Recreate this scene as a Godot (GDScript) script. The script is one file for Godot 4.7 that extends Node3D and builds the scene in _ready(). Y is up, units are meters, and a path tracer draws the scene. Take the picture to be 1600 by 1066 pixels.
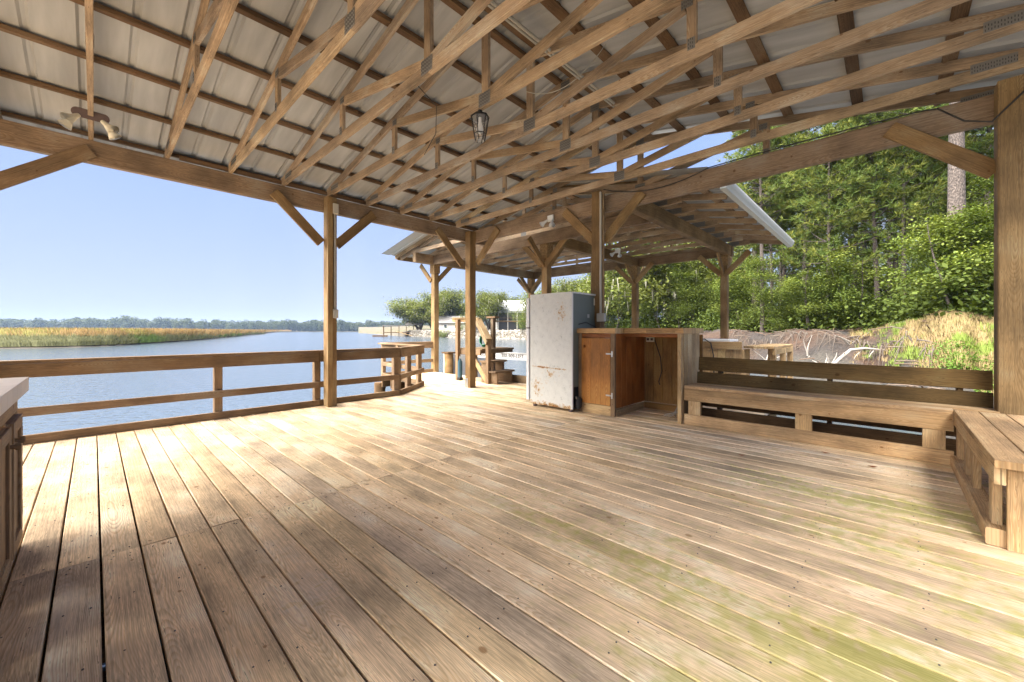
extends Node3D

var rng := RandomNumberGenerator.new()
var M := {}
var names := {}
var cache := {}
const EYE := Vector3(0, 1.11, 0)
const WATER := -1.1
var FW := Vector3(-sin(deg_to_rad(43.53)), 0, -cos(deg_to_rad(43.53)))
var RT := Vector3(cos(deg_to_rad(43.53)), 0, -sin(deg_to_rad(43.53)))

# ------------------------------------------------------------------ geometry collector
class Geo:
	var v := PackedVector3Array()
	var n := PackedVector3Array()
	var u := PackedVector2Array()
	var u2 := PackedVector2Array()
	var c := PackedColorArray()
	var i := PackedInt32Array()
	func vert(p: Vector3, nn: Vector3, col: Color, uv := Vector2.ZERO) -> int:
		v.append(p); n.append(nn); c.append(col); u.append(uv)
		return v.size() - 1
	func tri(a: Vector3, b: Vector3, d: Vector3, col: Color, nn := Vector3.ZERO) -> void:
		var g := (b - a).cross(d - a)
		if nn == Vector3.ZERO:
			nn = g.normalized()
		var k := v.size()
		vert(a, nn, col); vert(b, nn, col, Vector2(1, 0)); vert(d, nn, col, Vector2(0, 1))
		if g.dot(nn) > 0:
			i.append(k); i.append(k + 2); i.append(k + 1)
		else:
			i.append(k); i.append(k + 1); i.append(k + 2)
	func quad(a: Vector3, b: Vector3, d: Vector3, e: Vector3, nn: Vector3, col: Color, ua := Vector2(0, 0), ub := Vector2(1, 0), ud := Vector2(1, 1), ue := Vector2(0, 1)) -> void:
		var k := v.size()
		vert(a, nn, col, ua); vert(b, nn, col, ub); vert(d, nn, col, ud); vert(e, nn, col, ue)
		if (b - a).cross(d - a).dot(nn) > 0:
			i.append_array(PackedInt32Array([k, k + 2, k + 1, k, k + 3, k + 2]))
		else:
			i.append_array(PackedInt32Array([k, k + 1, k + 2, k, k + 2, k + 3]))
	func box(p: Vector3, s: Vector3, col := Color.WHITE, bs := Basis()) -> void:
		for ax in 3:
			for sg in [-1.0, 1.0]:
				var nn: Vector3 = bs[ax] * sg
				var h: Vector3 = bs[(ax + 1) % 3] * s[(ax + 1) % 3] * 0.5
				var w: Vector3 = bs[(ax + 2) % 3] * s[(ax + 2) % 3] * 0.5
				var m: Vector3 = p + nn * s[ax] * 0.5
				quad(m - h - w, m + h - w, m + h + w, m - h + w, nn, col)
	func tube(pts: Array, rad: Array, sides: int, col := Color.WHITE, caps := true, vscale := 1.0) -> void:
		var up := Vector3(0.31, 0.9, 0.2)
		var first := v.size()
		var along := 0.0
		for k in pts.size():
			var d: Vector3 = (pts[mini(k + 1, pts.size() - 1)] - pts[maxi(k - 1, 0)]).normalized()
			var s := up.cross(d)
			if s.length() < 0.05:
				s = Vector3(1, 0, 0.3).cross(d)
			s = s.normalized()
			var t := d.cross(s)
			up = t
			if k > 0:
				along += (pts[k] - pts[k - 1]).length()
			for q in sides + 1:
				var an := TAU * q / sides
				var nn := s * cos(an) + t * sin(an)
				vert(pts[k] + nn * rad[k], nn, col, Vector2(float(q) / sides, along * vscale))
		for k in pts.size() - 1:
			for q in sides:
				var a := first + k * (sides + 1) + q
				var b := a + sides + 1
				i.append_array(PackedInt32Array([a, b, a + 1, a + 1, b, b + 1]))
		if caps:
			for e in [0, pts.size() - 1]:
				var o: int = first + e * (sides + 1)
				var d2: Vector3 = (pts[e] - pts[1 if e == 0 else e - 1]).normalized()
				for q in range(1, sides - 1):
					tri(v[o], v[o + q], v[o + q + 1], col, d2)
	func mesh() -> ArrayMesh:
		var a := []
		a.resize(Mesh.ARRAY_MAX)
		a[Mesh.ARRAY_VERTEX] = v
		a[Mesh.ARRAY_NORMAL] = n
		a[Mesh.ARRAY_TEX_UV] = u
		if u2.size() == v.size():
			a[Mesh.ARRAY_TEX_UV2] = u2
		a[Mesh.ARRAY_COLOR] = c
		a[Mesh.ARRAY_INDEX] = i
		var m := ArrayMesh.new()
		m.add_surface_from_arrays(Mesh.PRIMITIVE_TRIANGLES, a)
		return m

# ------------------------------------------------------------------ naming and placing
func numbered(n: String) -> String:
	if not names.has(n):
		names[n] = 0
		return n
	names[n] += 1
	return "%s_%03d" % [n, names[n]]

func meta(o: Node, label := "", category := "", group := "", kind := "") -> Node:
	if label: o.set_meta("label", label)
	if category: o.set_meta("category", category)
	if group: o.set_meta("group", group)
	if kind: o.set_meta("kind", kind)
	return o

func thing(called: String, label: String, category: String, at := Vector3.ZERO, group := "", kind := "") -> Node3D:
	var o := Node3D.new()
	o.name = numbered(called)
	add_child(o)
	o.position = at
	meta(o, label, category, group, kind)
	return o

func put(parent: Node3D, nm: String, mesh: Mesh, mat: Material, xf := Transform3D()) -> MeshInstance3D:
	var o := MeshInstance3D.new()
	o.name = numbered(nm) if parent == self else nm
	o.mesh = mesh
	o.material_override = mat
	parent.add_child(o, true)
	o.global_transform = xf
	return o

func sub(parent: Node3D, nm: String) -> Node3D:
	var o := Node3D.new()
	o.name = nm
	parent.add_child(o, true)
	return o

func rr(a: float, b: float) -> float:
	return rng.randf_range(a, b)

func dirpx(x: float, d: float, y := 0.0) -> Vector3:   # a point on the bearing of the photograph's column x, d metres ahead
	return FW * d + RT * ((x - 800.0) / 621.0 * d) + Vector3(0, y, 0)

# a sawn timber with eased edges: length along local z, w along x, h along y
func timber_mesh(w: float, h: float, l: float, strip: int, vo: float, tone: Color, uv2_at = null) -> ArrayMesh:
	var g := Geo.new()
	var ch := clampf(minf(w, h) * (0.09 if uv2_at == null else 0.085), 0.0015, 0.006)
	var x := w * 0.5
	var y := h * 0.5
	var ring := [Vector2(-x + ch, y), Vector2(x - ch, y), Vector2(x, y - ch), Vector2(x, -y + ch), Vector2(x - ch, -y), Vector2(-x + ch, -y), Vector2(-x, -y + ch), Vector2(-x, y - ch)]
	var u0 := (strip + 0.02) / 8.0
	var us := 0.96 / 8.0
	for k in 8:
		var a: Vector2 = ring[k]
		var b: Vector2 = ring[(k + 1) % 8]
		var e := (b - a).normalized()
		var nn := Vector3(-e.y, e.x, 0)
		var flat := k == 0 or k == 4
		var f: float = maxf(w, 0.143) if flat or k % 2 == 1 else maxf(h, 0.143)
		var pa: float = (a.x + x) / f if flat or k % 2 == 1 else (a.y + y) / f
		var pb: float = (b.x + x) / f if flat or k % 2 == 1 else (b.y + y) / f
		var sh := 0.0 if k < 4 else 0.37
		g.quad(Vector3(a.x, a.y, -l / 2), Vector3(b.x, b.y, -l / 2), Vector3(b.x, b.y, l / 2), Vector3(a.x, a.y, l / 2), nn, tone,
			Vector2(u0 + us * pa, vo + sh), Vector2(u0 + us * pb, vo + sh), Vector2(u0 + us * pb, vo + sh + l / 3.0), Vector2(u0 + us * pa, vo + sh + l / 3.0))
	for sg in [-1.0, 1.0]:
		var k0 := g.v.size()
		for k in 8:
			g.vert(Vector3(ring[k].x, ring[k].y, sg * l / 2), Vector3(0, 0, sg), tone, Vector2(u0 + us * 0.5 + ring[k].x * 0.3, vo + ring[k].y * 0.08))
		for k in range(1, 7):
			if sg < 0:
				g.i.append_array(PackedInt32Array([k0, k0 + k + 1, k0 + k]))
			else:
				g.i.append_array(PackedInt32Array([k0, k0 + k, k0 + k + 1]))
	if uv2_at != null:
		var xf: Transform3D = uv2_at
		for p in g.v:
			var q: Vector3 = xf * p
			g.u2.append(Vector2((q.x + 9.2) / 10.4, (q.z + 7.2) / 10.4))
	return g.mesh()

func beam(parent: Node3D, nm: String, a: Vector3, b: Vector3, w: float, h: float, mat: Material, up := Vector3.UP, spread := 0.24, stained := false) -> MeshInstance3D:
	var z := (b - a).normalized()
	if absf(z.dot(up)) > 0.99:
		up = Vector3(0, 0, 1) if absf(z.z) < 0.9 else Vector3(1, 0, 0)
	var x := up.cross(z).normalized()
	var xf := Transform3D(Basis(x, z.cross(x), z), (a + b) / 2)
	var l := a.distance_to(b)
	var strip := rng.randi() % 8
	var tn := rng.randi() % 5
	var vo := (rng.randi() % 4) * 0.23
	var t := 1.0 + (tn - 2) * 0.5 * spread
	var hv: float = [-1.0, 0.3, 1.0, -0.5, 0.0, 0.7, -0.8, 0.5][(strip * 3 + tn) % 8] * 0.5
	var tone := Color(t * (1.0 + hv * 0.07), t, t * (1.0 - hv * 0.16))
	var m: Mesh
	if stained:
		m = timber_mesh(w, h, l, strip, rng.randf(), tone, xf)
	else:
		var key := "%.3f|%.3f|%.3f|%d|%d|%.2f|%.2f" % [w, h, l, strip, tn, vo, spread]
		if not cache.has(key):
			cache[key] = timber_mesh(w, h, l, strip, vo, tone)
		m = cache[key]
	return put(parent, nm, m, mat, xf)

func block(parent: Node3D, nm: String, p: Vector3, s: Vector3, mat: Material, col := Color.WHITE, yaw := 0.0) -> MeshInstance3D:
	var g := Geo.new()
	var e := clampf(minf(s.x, minf(s.y, s.z)) * 0.12, 0.0006, 0.006)   # eased edges
	var h := s / 2
	for ax in 3:
		var b := (ax + 1) % 3
		var c := (ax + 2) % 3
		for sg in [-1.0, 1.0]:
			var nn := Vector3.ZERO
			nn[ax] = sg
			var q := []
			for st in [[-1, -1], [1, -1], [1, 1], [-1, 1]]:
				var o := Vector3.ZERO
				o[ax] = sg * h[ax]
				o[b] = st[0] * (h[b] - e)
				o[c] = st[1] * (h[c] - e)
				q.append(o)
			g.quad(q[0], q[1], q[2], q[3], nn, col)
			for s2 in [-1.0, 1.0]:
				var n2 := Vector3.ZERO
				n2[ax] = sg
				n2[b] = s2
				var q2 := []
				for s3 in [-1.0, 1.0]:
					var o1 := Vector3.ZERO
					o1[ax] = sg * h[ax]; o1[b] = s2 * (h[b] - e); o1[c] = s3 * (h[c] - e)
					var o2 := Vector3.ZERO
					o2[ax] = sg * (h[ax] - e); o2[b] = s2 * h[b]; o2[c] = s3 * (h[c] - e)
					q2.append([o1, o2])
				g.quad(q2[0][0], q2[0][1], q2[1][1], q2[1][0], n2.normalized(), col)
	return put(parent, nm, g.mesh(), mat, Transform3D(Basis(Vector3.UP, yaw), p))

func pipe(parent: Node3D, nm: String, pts: Array, r: float, mat: Material, sides := 8, col := Color.WHITE) -> MeshInstance3D:
	var g := Geo.new()
	var q := []
	var rad := []
	for p in pts:
		q.append(p - pts[0]); rad.append(r)
	g.tube(q, rad, sides, col)
	return put(parent, nm, g.mesh(), mat, Transform3D(Basis(), pts[0]))

func sag(a: Vector3, b: Vector3, drop: float, nn := 10) -> Array:
	var o := []
	for k in nn + 1:
		var t := float(k) / nn
		o.append(a.lerp(b, t) - Vector3(0, drop * 4 * t * (1 - t), 0))
	return o

# ------------------------------------------------------------------ computed textures
func noise_bytes(w: int, h: int, fr: float, sd: int, oct := 4, rw := 0, rh := 0) -> PackedByteArray:
	var f := FastNoiseLite.new()
	f.noise_type = FastNoiseLite.TYPE_SIMPLEX_SMOOTH
	f.seed = sd
	f.frequency = fr
	f.fractal_octaves = oct
	var im := f.get_seamless_image(w, h)
	if rw:
		im.resize(rw, rh, Image.INTERPOLATE_CUBIC)
	im.convert(Image.FORMAT_L8)
	return im.get_data()

func tex_of(w: int, h: int, data: PackedByteArray, fmt := Image.FORMAT_RGB8) -> ImageTexture:
	return ImageTexture.create_from_image(Image.create_from_data(w, h, false, fmt, data))

# eight boards side by side, plain-sawn pine: growth rings cut by the face, knots, checks
func wood_textures() -> Array:
	var W := 1024
	var H := 1536
	var fib := noise_bytes(1024, 48, 0.11, 5, 3, W, H)
	var fine := noise_bytes(1024, 128, 0.3, 15, 2, W, H)
	var blot := noise_bytes(128, 192, 0.02, 9, 4, W, H)
	var warp := noise_bytes(256, 192, 0.015, 21, 3, W, H)
	var r2 := RandomNumberGenerator.new()
	r2.seed = 77
	var par := []
	for s in 8:
		var kn := []
		for q in [1, 2, 0, 1, 2, 1, 3, 1][s]:
			kn.append([r2.randf_range(-0.05, 0.05), r2.randf_range(0.05, 0.95) * 3.0, r2.randf_range(0.005, 0.011)])
		par.append({"c0": r2.randf_range(-0.05, 0.05), "d0": r2.randf_range(0.012, 0.05), "p": [r2.randf() * TAU, r2.randf() * TAU, r2.randf() * TAU, r2.randf() * TAU], "sp": r2.randf_range(0.0030, 0.0052), "kn": kn, "hue": r2.randf_range(-1, 1)})
	var al := PackedByteArray()
	al.resize(W * H * 3)
	var he := PackedByteArray()
	he.resize(W * H)
	for y in H:
		var vv := float(y) / H
		var cs := []
		var ds := []
		var act := []
		for s in 8:
			var p: Dictionary = par[s]
			cs.append(p.c0 + 0.02 * sin(TAU * vv + p.p[0]) + 0.008 * sin(2 * TAU * vv + p.p[1]))
			var dd: float = p.d0 + 0.028 * sin(TAU * vv + p.p[2]) + 0.012 * sin(3 * TAU * vv + p.p[3])
			ds.append(dd * dd)
			var li := []
			for k in p.kn:
				if absf(k[1] - vv * 3.0) < 0.13:
					li.append(k)
			act.append(li)
		for x in W:
			var s := x >> 7
			var at := y * W + x
			var uu := (float(x & 127) / 127.0 - 0.5) * 0.142
			var q: float = uu - cs[s]
			var r: float = sqrt(q * q + ds[s]) + (warp[at] - 128) * 0.00005
			var knot := 0.0
			for k in act[s]:
				var dx: float = uu - k[0]
				var dy: float = (vv * 3.0 - k[1]) * 0.62
				var d2: float = dx * dx + dy * dy
				var kr: float = k[2]
				r += 0.016 * exp(-d2 / (kr * kr * 7.0))
				if d2 < kr * kr * 1.7:
					knot = maxf(knot, 1.0 - sqrt(d2) / (kr * 1.3))
			var t: float = r / par[s].sp
			t -= floorf(t)
			var late := clampf((t - 0.35) / 0.5, 0, 1) if t < 0.88 else clampf((1.0 - t) / 0.12, 0, 1)
			var f := (fib[at] - 128) / 128.0
			var f2 := (fine[at] - 128) / 128.0
			var b := (blot[at] - 128) / 128.0
			var m := 1.0 + 0.15 * f + 0.13 * f2 + 0.22 * b
			late *= 0.75 + 0.5 * b
			var crack := clampf((f2 + f * 0.8 - 0.78) * 5.0, 0, 1) * 0.45
			m *= 1.0 - crack
			var rr_ := (236.0 - 27.0 * late) * m
			var gg := (216.0 - 33.0 * late) * m
			var bb := (190.0 - 40.0 * late) * m
			if b > 0.1:   # silvered by weather
				var w := minf((b - 0.1) * 1.1, 0.55)
				var l := (rr_ + gg + bb) / 3.0
				rr_ = lerpf(rr_, l * 1.05, w); gg = lerpf(gg, l * 1.01, w); bb = lerpf(bb, l * 0.95, w)
			if knot > 0:
				var kk := minf(knot * 2.5, 1.0) * (0.75 + 0.25 * sin(knot * 30.0))
				kk *= 0.8
				rr_ = lerpf(rr_, 140, kk); gg = lerpf(gg, 104, kk); bb = lerpf(bb, 72, kk)
			al[at * 3] = int(clampf(rr_, 0, 255)); al[at * 3 + 1] = int(clampf(gg, 0, 255)); al[at * 3 + 2] = int(clampf(bb, 0, 255))
			he[at] = int(clampf(120 + 70 * late + 26 * f + 22 * f2 - 110 * crack, 0, 255))
	return [tex_of(W, H, al), tex_of(W, H, he, Image.FORMAT_L8)]

# what lies on the deck boards: algae in the open corner, bleached and scuffed wood, dirt along the joint, nail heads
func deck_stains() -> ImageTexture:
	var N := 1024
	var a := noise_bytes(512, 512, 0.012, 31, 5, N, N)
	var b := noise_bytes(128, 512, 0.03, 37, 4, N, N)   # drawn out along the boards
	var bt := Image.create_from_data(N, N, false, Image.FORMAT_L8, b)
	b = bt.get_data()
	var fine := noise_bytes(1024, 1024, 0.12, 39, 3)
	var o := PackedByteArray()
	o.resize(N * N * 4)
	for y in N:
		var z := y / float(N) * 10.4 - 7.2
		for x in N:
			var at := y * N + x
			var wx := x / float(N) * 10.4 - 9.2
			var na := (a[at] - 128) / 128.0
			var nb := (b[at] - 128) / 128.0
			var nf := (fine[at] - 128) / 128.0
			var cr := 168.0
			var cg := 168.0
			var cb := 96.0
			var al := 0.0
			# algae: a ragged bed towards the corner by the side bench
			var d := Vector2((wx - 0.35) * 0.8, (z + 1.95) * 0.62).length()
			var bd := sin(floorf((z + 0.024) / 0.1435) * 12.9898) * 0.28   # each board carries more or less of it
			var g := (1.2 - d) * 0.8 + na * 0.5 + nb * 0.7 + nf * 0.95 + bd
			if g > 0.1:
				al = minf((g - 0.1) * 0.5, 0.5)
				if g > 0.85:
					cr = 150; cg = 158; cb = 52
			else:
				var pale := nb * 0.9 + na * 0.5 + nf * 0.2 - 0.42 + (0.16 if wx < -3.4 else 0.0)
				if pale > 0:
					cr = 226; cg = 214; cb = 196
					al = minf(pale * 1.1, 0.45)
				var dirt := -nb * 0.6 - na * 0.6 + nf * 0.8 - 0.95
				var dj := absf(wx + 2.8 + 0.03 * sin(z * 1.7)) 
				if dj < 0.14:
					dirt += (0.14 - dj) * 4.5 * (0.5 + nf)
				if dirt > 0:
					cr = 112; cg = 86; cb = 60
					al = minf(dirt * 0.9, 0.5)
			o[at * 4] = int(cr); o[at * 4 + 1] = int(cg); o[at * 4 + 2] = int(cb); o[at * 4 + 3] = int(al * 255)
	return tex_of(N, N, o, Image.FORMAT_RGBA8)

func rust_texture() -> ImageTexture:
	var W := 256
	var H := 512
	var a := noise_bytes(256, 512, 0.03, 51, 4)
	var f := noise_bytes(256, 512, 0.15, 53, 3)
	var o := PackedByteArray()
	o.resize(W * H * 3)
	for y in H:
		for x in W:
			var at := y * W + x
			var u := x / float(W)
			var v := y / float(H)
			var n := (a[at] - 128) / 128.0
			var nf := (f[at] - 128) / 128.0
			var r := -0.55
			r = maxf(r, 0.55 - Vector2((u - 0.76) * 5.0, (v - 0.19) * 7.0).length())
			r = maxf(r, 0.5 - Vector2((u - 0.18) * 4.0, (v - 0.85) * 6.0).length())
			r = maxf(r, 0.35 - Vector2((u - 0.5) * 3.0, (v - 0.72) * 7.0).length())
			r = maxf(r, 0.9 - absf(v - 0.655 - 0.012 * u) * 90.0 - maxf(0.0, absf(u - 0.47) - 0.36) * 12.0)
			r = maxf(r, (v - 0.965) * 28.0)
			r += n * 0.75 + nf * 0.55
			var w := Color(0.92, 0.92, 0.90) * (1.0 + 0.03 * nf + 0.03 * n)
			var gz := clampf(-n * 1.4 - nf * 0.9 - 0.95, 0, 0.35)
			w = w.lerp(Color(0.5, 0.52, 0.5), gz)
			var k := clampf((r - 0.25) * 1.6, 0, 1)
			w = w.lerp(Color(0.72, 0.52, 0.27).lerp(Color(0.38, 0.2, 0.09), clampf(r - 0.7, 0, 1)), k)
			o[at * 3] = int(clampf(w.r, 0, 1) * 255); o[at * 3 + 1] = int(clampf(w.g, 0, 1) * 255); o[at * 3 + 2] = int(clampf(w.b, 0, 1) * 255)
	return tex_of(W, H, o)

func mottle(fr: float, sd: int, lo: float, hi: float, n := 512) -> ImageTexture:
	var d := noise_bytes(n, n, fr, sd, 5)
	var o := PackedByteArray()
	o.resize(n * n * 3)
	for k in n * n:
		var t := minf(lerpf(lo, hi, d[k] / 255.0) * 255.0, 255.0)
		o[k * 3] = int(t); o[k * 3 + 1] = int(t); o[k * 3 + 2] = int(t)
	return tex_of(n, n, o)

func mat(nm: String, lin: Color, rough := 0.8, metal := 0.0) -> StandardMaterial3D:
	var m := StandardMaterial3D.new()
	m.resource_name = nm
	m.albedo_color = lin.linear_to_srgb()
	m.roughness = rough
	m.metallic = metal
	m.vertex_color_use_as_albedo = true
	m.cull_mode = BaseMaterial3D.CULL_DISABLED
	M[nm] = m
	return m

func wood(nm: String, lin: Color, w: Array, rough := 0.82, relief := 0.09) -> StandardMaterial3D:
	var m := mat(nm, Color(minf(1, lin.r / 1.2), minf(1, lin.g / 1.27), minf(1, lin.b / 1.4)), rough)
	m.albedo_texture = w[0]
	m.heightmap_enabled = true
	m.heightmap_texture = w[1]
	m.heightmap_scale = relief
	m.metallic_specular = 0.35
	return m

func materials() -> void:
	var w := wood_textures()
	wood("deck", Color(1.1, 1.08, 1.03), w, 0.8, 0.06)
	M.deck.detail_enabled = true
	M.deck.detail_albedo = deck_stains()
	M.deck.detail_uv_layer = BaseMaterial3D.DETAIL_UV_2
	wood("truss", Color(0.63, 0.61, 0.61), w)
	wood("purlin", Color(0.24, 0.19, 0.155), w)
	wood("beam", Color(0.42, 0.385, 0.37), w)
	wood("post", Color(0.40, 0.33, 0.225), w)
	wood("rail", Color(0.33, 0.285, 0.245), w)
	wood("bench", Color(0.76, 0.66, 0.52), w)
	wood("seat", Color(0.76, 0.66, 0.52), w)
	wood("mossy", Color(0.25, 0.21, 0.12), w, 0.9, 0.14)
	wood("dark", Color(0.17, 0.13, 0.09), w, 0.9)
	wood("gray_wood", Color(0.38, 0.35, 0.30), w, 0.9)
	wood("pale_wood", Color(0.72, 0.64, 0.48), w)
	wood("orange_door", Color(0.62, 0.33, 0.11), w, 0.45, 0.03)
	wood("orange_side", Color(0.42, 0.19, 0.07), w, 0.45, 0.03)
	wood("knotty", Color(0.42, 0.30, 0.15), w, 0.7)
	wood("butcher", Color(0.78, 0.62, 0.40), w, 0.5, 0.03)
	wood("cabinet", Color(0.40, 0.34, 0.285), w, 0.7)
	var sh := mat("sheet", Color(0.50, 0.515, 0.52), 0.6)
	sh.albedo_texture = mottle(0.012, 61, 0.8, 1.0)
	sh.uv1_world_triplanar = true; sh.uv1_triplanar = true; sh.uv1_scale = Vector3(0.12, 0.4, 0.9)
	mat("zinc", Color(0.36, 0.36, 0.34), 0.5, 0.2)
	mat("plate", Color(0.2, 0.195, 0.185), 0.55, 0.2)
	mat("white", Color(0.74, 0.75, 0.74), 0.45)
	mat("gutter", Color(0.52, 0.52, 0.46), 0.5)
	mat("cream", Color(0.70, 0.66, 0.52), 0.35)
	mat("brown_metal", Color(0.10, 0.065, 0.06), 0.5)
	mat("nail", Color(0.10, 0.085, 0.075), 0.7)
	mat("black", Color(0.012, 0.012, 0.012), 0.5)
	mat("cable", Color(0.03, 0.028, 0.026), 0.6)
	mat("pvc", Color(0.45, 0.43, 0.37), 0.5)
	mat("steel", Color(0.45, 0.45, 0.44), 0.35, 0.8)
	mat("coil", Color(0.13, 0.15, 0.125), 0.6)
	mat("fridge_edge", Color(0.62, 0.63, 0.62), 0.4)
	mat("tile", Color(0.66, 0.57, 0.47), 0.45)
	mat("grout", Color(0.35, 0.31, 0.27), 0.9)
	mat("blue", Color(0.03, 0.085, 0.125), 0.4)
	mat("hose", Color(0.02, 0.16, 0.09), 0.45)
	mat("ink", Color(0.015, 0.015, 0.02), 0.6)
	mat("aluminium", Color(0.62, 0.62, 0.60), 0.4, 0.3)
	mat("driftwood", Color(0.25, 0.23, 0.205), 0.9)
	mat("root", Color(0.075, 0.06, 0.048), 0.95)
	var gl := mat("glass", Color(0.9, 0.9, 0.88), 0.05)
	gl.albedo_color.a = 0.16
	gl.transparency = BaseMaterial3D.TRANSPARENCY_ALPHA
	var fr := mat("fridge", Color(0.74, 0.75, 0.74), 0.4)
	fr.albedo_texture = rust_texture()
	var bark := mat("bark", Color(0.185, 0.15, 0.13), 0.95)
	bark.albedo_texture = mottle(0.05, 71, 0.35, 1.0)
	bark.uv1_scale = Vector3(1, 0.35, 1)
	bark.heightmap_enabled = true
	bark.heightmap_texture = mottle(0.06, 72, 0.0, 1.0, 256)
	bark.heightmap_scale = 3.0
	for q in [["needles", Color(1, 1, 1), 0.55], ["leaves", Color(1, 1, 1), 0.8], ["moss", Color(1, 1, 1), 0.3], ["blades", Color(1, 1, 1), 0.45]]:
		var lf := mat(q[0], q[1], 0.65)
		lf.backlight_enabled = true
		lf.backlight = Color(q[2], q[2], q[2] * 0.7)
		lf.metallic_specular = 0.25
	var soil := mat("soil", Color(1, 1, 1), 0.95)
	soil.albedo_texture = mottle(0.02, 81, 0.45, 1.0)
	soil.uv1_triplanar = true; soil.uv1_world_triplanar = true; soil.uv1_scale = Vector3(0.5, 0.5, 0.5)
	soil.heightmap_enabled = true; soil.heightmap_texture = mottle(0.03, 83, 0, 1); soil.heightmap_scale = 6.0
	mat("stone", Color(0.20, 0.185, 0.16), 0.9)
	mat("siding", Color(0.42, 0.40, 0.36), 0.7)
	mat("roof_white", Color(0.42, 0.43, 0.44), 0.5)
	mat("roof_gray", Color(0.20, 0.19, 0.18), 0.8)
	mat("screen", Color(0.035, 0.035, 0.04), 0.5)
	mat("pane", Color(0.05, 0.06, 0.07), 0.1)
	var wt := mat("water", Color(0.05, 0.068, 0.085), 0.12)
	wt.heightmap_enabled = true
	wt.heightmap_texture = mottle(0.018, 91, 0, 1, 1024)
	wt.heightmap_scale = 3.5
	wt.uv1_triplanar = true; wt.uv1_world_triplanar = true; wt.uv1_scale = Vector3(0.11, 0.11, 0.17)

# ------------------------------------------------------------------ the covered deck
func gang_plate(parent: Node3D, p: Vector3, w: float, h: float, face := 1.0) -> void:
	# toothed connector plate: a thin pressed sheet with rows of punched slots standing proud
	var g := Geo.new()
	g.box(Vector3.ZERO, Vector3(w, h, 0.002))
	var cols := int(w / 0.014)
	for cx in cols:
		for cy in int(h / 0.028):
			g.box(Vector3(-w / 2 + 0.009 + cx * 0.0142, -h / 2 + 0.016 + cy * 0.028 + (0.006 if cx % 2 else 0.0), 0.0016 * face), Vector3(0.005, 0.015, 0.0015), Color(0.35, 0.35, 0.35))
	put(parent, "connector_plate", g.mesh(), M.plate, Transform3D(Basis(), p))

func truss(parent: Node3D, z: float, xl: float, xr: float, xm: float, yb: float, slope: float, over: float, detail: bool, m: Material) -> void:
	var t := sub(parent, "truss")
	var yh := yb + 0.08                                  # top chord centre over the bearing
	var ym := yh + slope * (xm - xl)
	var th := 0.038
	beam(t, "bottom_chord", Vector3(xl - 0.1, yb + 0.045, z), Vector3(xm + 0.02, yb + 0.045 + rr(-0.006, 0.006), z), th, 0.089, m)
	beam(t, "bottom_chord", Vector3(xm + 0.022, yb + 0.045, z), Vector3(xr + 0.1, yb + 0.045, z), th, 0.089, m)
	beam(t, "top_chord", Vector3(xl - over, yh - slope * over + 0.012, z), Vector3(xm - 0.002, ym + 0.012, z), th - 0.004, 0.089, m)
	beam(t, "top_chord", Vector3(xr + over, yh - slope * over + 0.012, z), Vector3(xm + 0.002, ym + 0.012, z), th - 0.004, 0.089, m)
	beam(t, "king_post", Vector3(xm, yb + 0.09, z), Vector3(xm, ym - 0.034, z), th - 0.002, 0.085, m, Vector3(1, 0, 0))
	for sg in [-1.0, 1.0]:
		var xq: float = xm + sg * (xr - xl) * 0.232
		var yq := yh + slope * ((xr - xl) * 0.5 - absf(xq - xm)) - 0.03
		beam(t, "web", Vector3(xm + sg * 0.05, yb + 0.105, z), Vector3(xq - sg * 0.05, yq - 0.012, z), th - 0.006, 0.085, m)
		beam(t, "web", Vector3(xq, yb + 0.09, z), Vector3(xq, yq - 0.004, z), th - 0.003, 0.07, m, Vector3(1, 0, 0))
		if detail:
			for f in [-1.0, 1.0]:
				gang_plate(t, Vector3(xq - sg * 0.03, yq + 0.0, z + f * 0.0205), 0.085, 0.07, f)
				gang_plate(t, Vector3(xq, yb + 0.1, z + f * 0.0205), 0.055, 0.085, f)
				gang_plate(t, Vector3(xm + sg * ((xr - xl) * 0.5 - 0.17), yb + 0.085, z + f * 0.0205), 0.24, 0.075, f)
	for f in [-1.0, 1.0]:
		gang_plate(t, Vector3(xm, yb + 0.07, z + f * 0.0212), 0.15, 0.115, f)
		gang_plate(t, Vector3(xm, ym - 0.02, z + f * 0.0212), 0.12, 0.09, f)

func roof_panel_mesh(l: float) -> ArrayMesh:
	# ribbed steel sheet, 0.915 m wide (z), length along +x from 0
	var g := Geo.new()
	var prof := []
	for k in 3:
		var z0 := k * 0.305
		for q in [[0.0, 0.0], [0.018, 0.019], [0.042, 0.019], [0.06, 0.0]]:
			prof.append(Vector2(z0 + q[0], q[1]))
	prof.append(Vector2(0.915, 0.0))
	for k in prof.size() - 1:
		var a: Vector2 = prof[k]
		var b: Vector2 = prof[k + 1]
		var d := (b - a).normalized()
		g.quad(Vector3(0, a.y, a.x), Vector3(l, a.y, a.x), Vector3(l, b.y, b.x), Vector3(0, b.y, b.x), Vector3(0, d.x, -d.y), Color.WHITE)
		g.quad(Vector3(0, a.y - 0.0012, a.x), Vector3(l, a.y - 0.0012, a.x), Vector3(l, b.y - 0.0012, b.x), Vector3(0, b.y - 0.0012, b.x), -Vector3(0, d.x, -d.y), Color.WHITE)
	return g.mesh()

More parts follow.
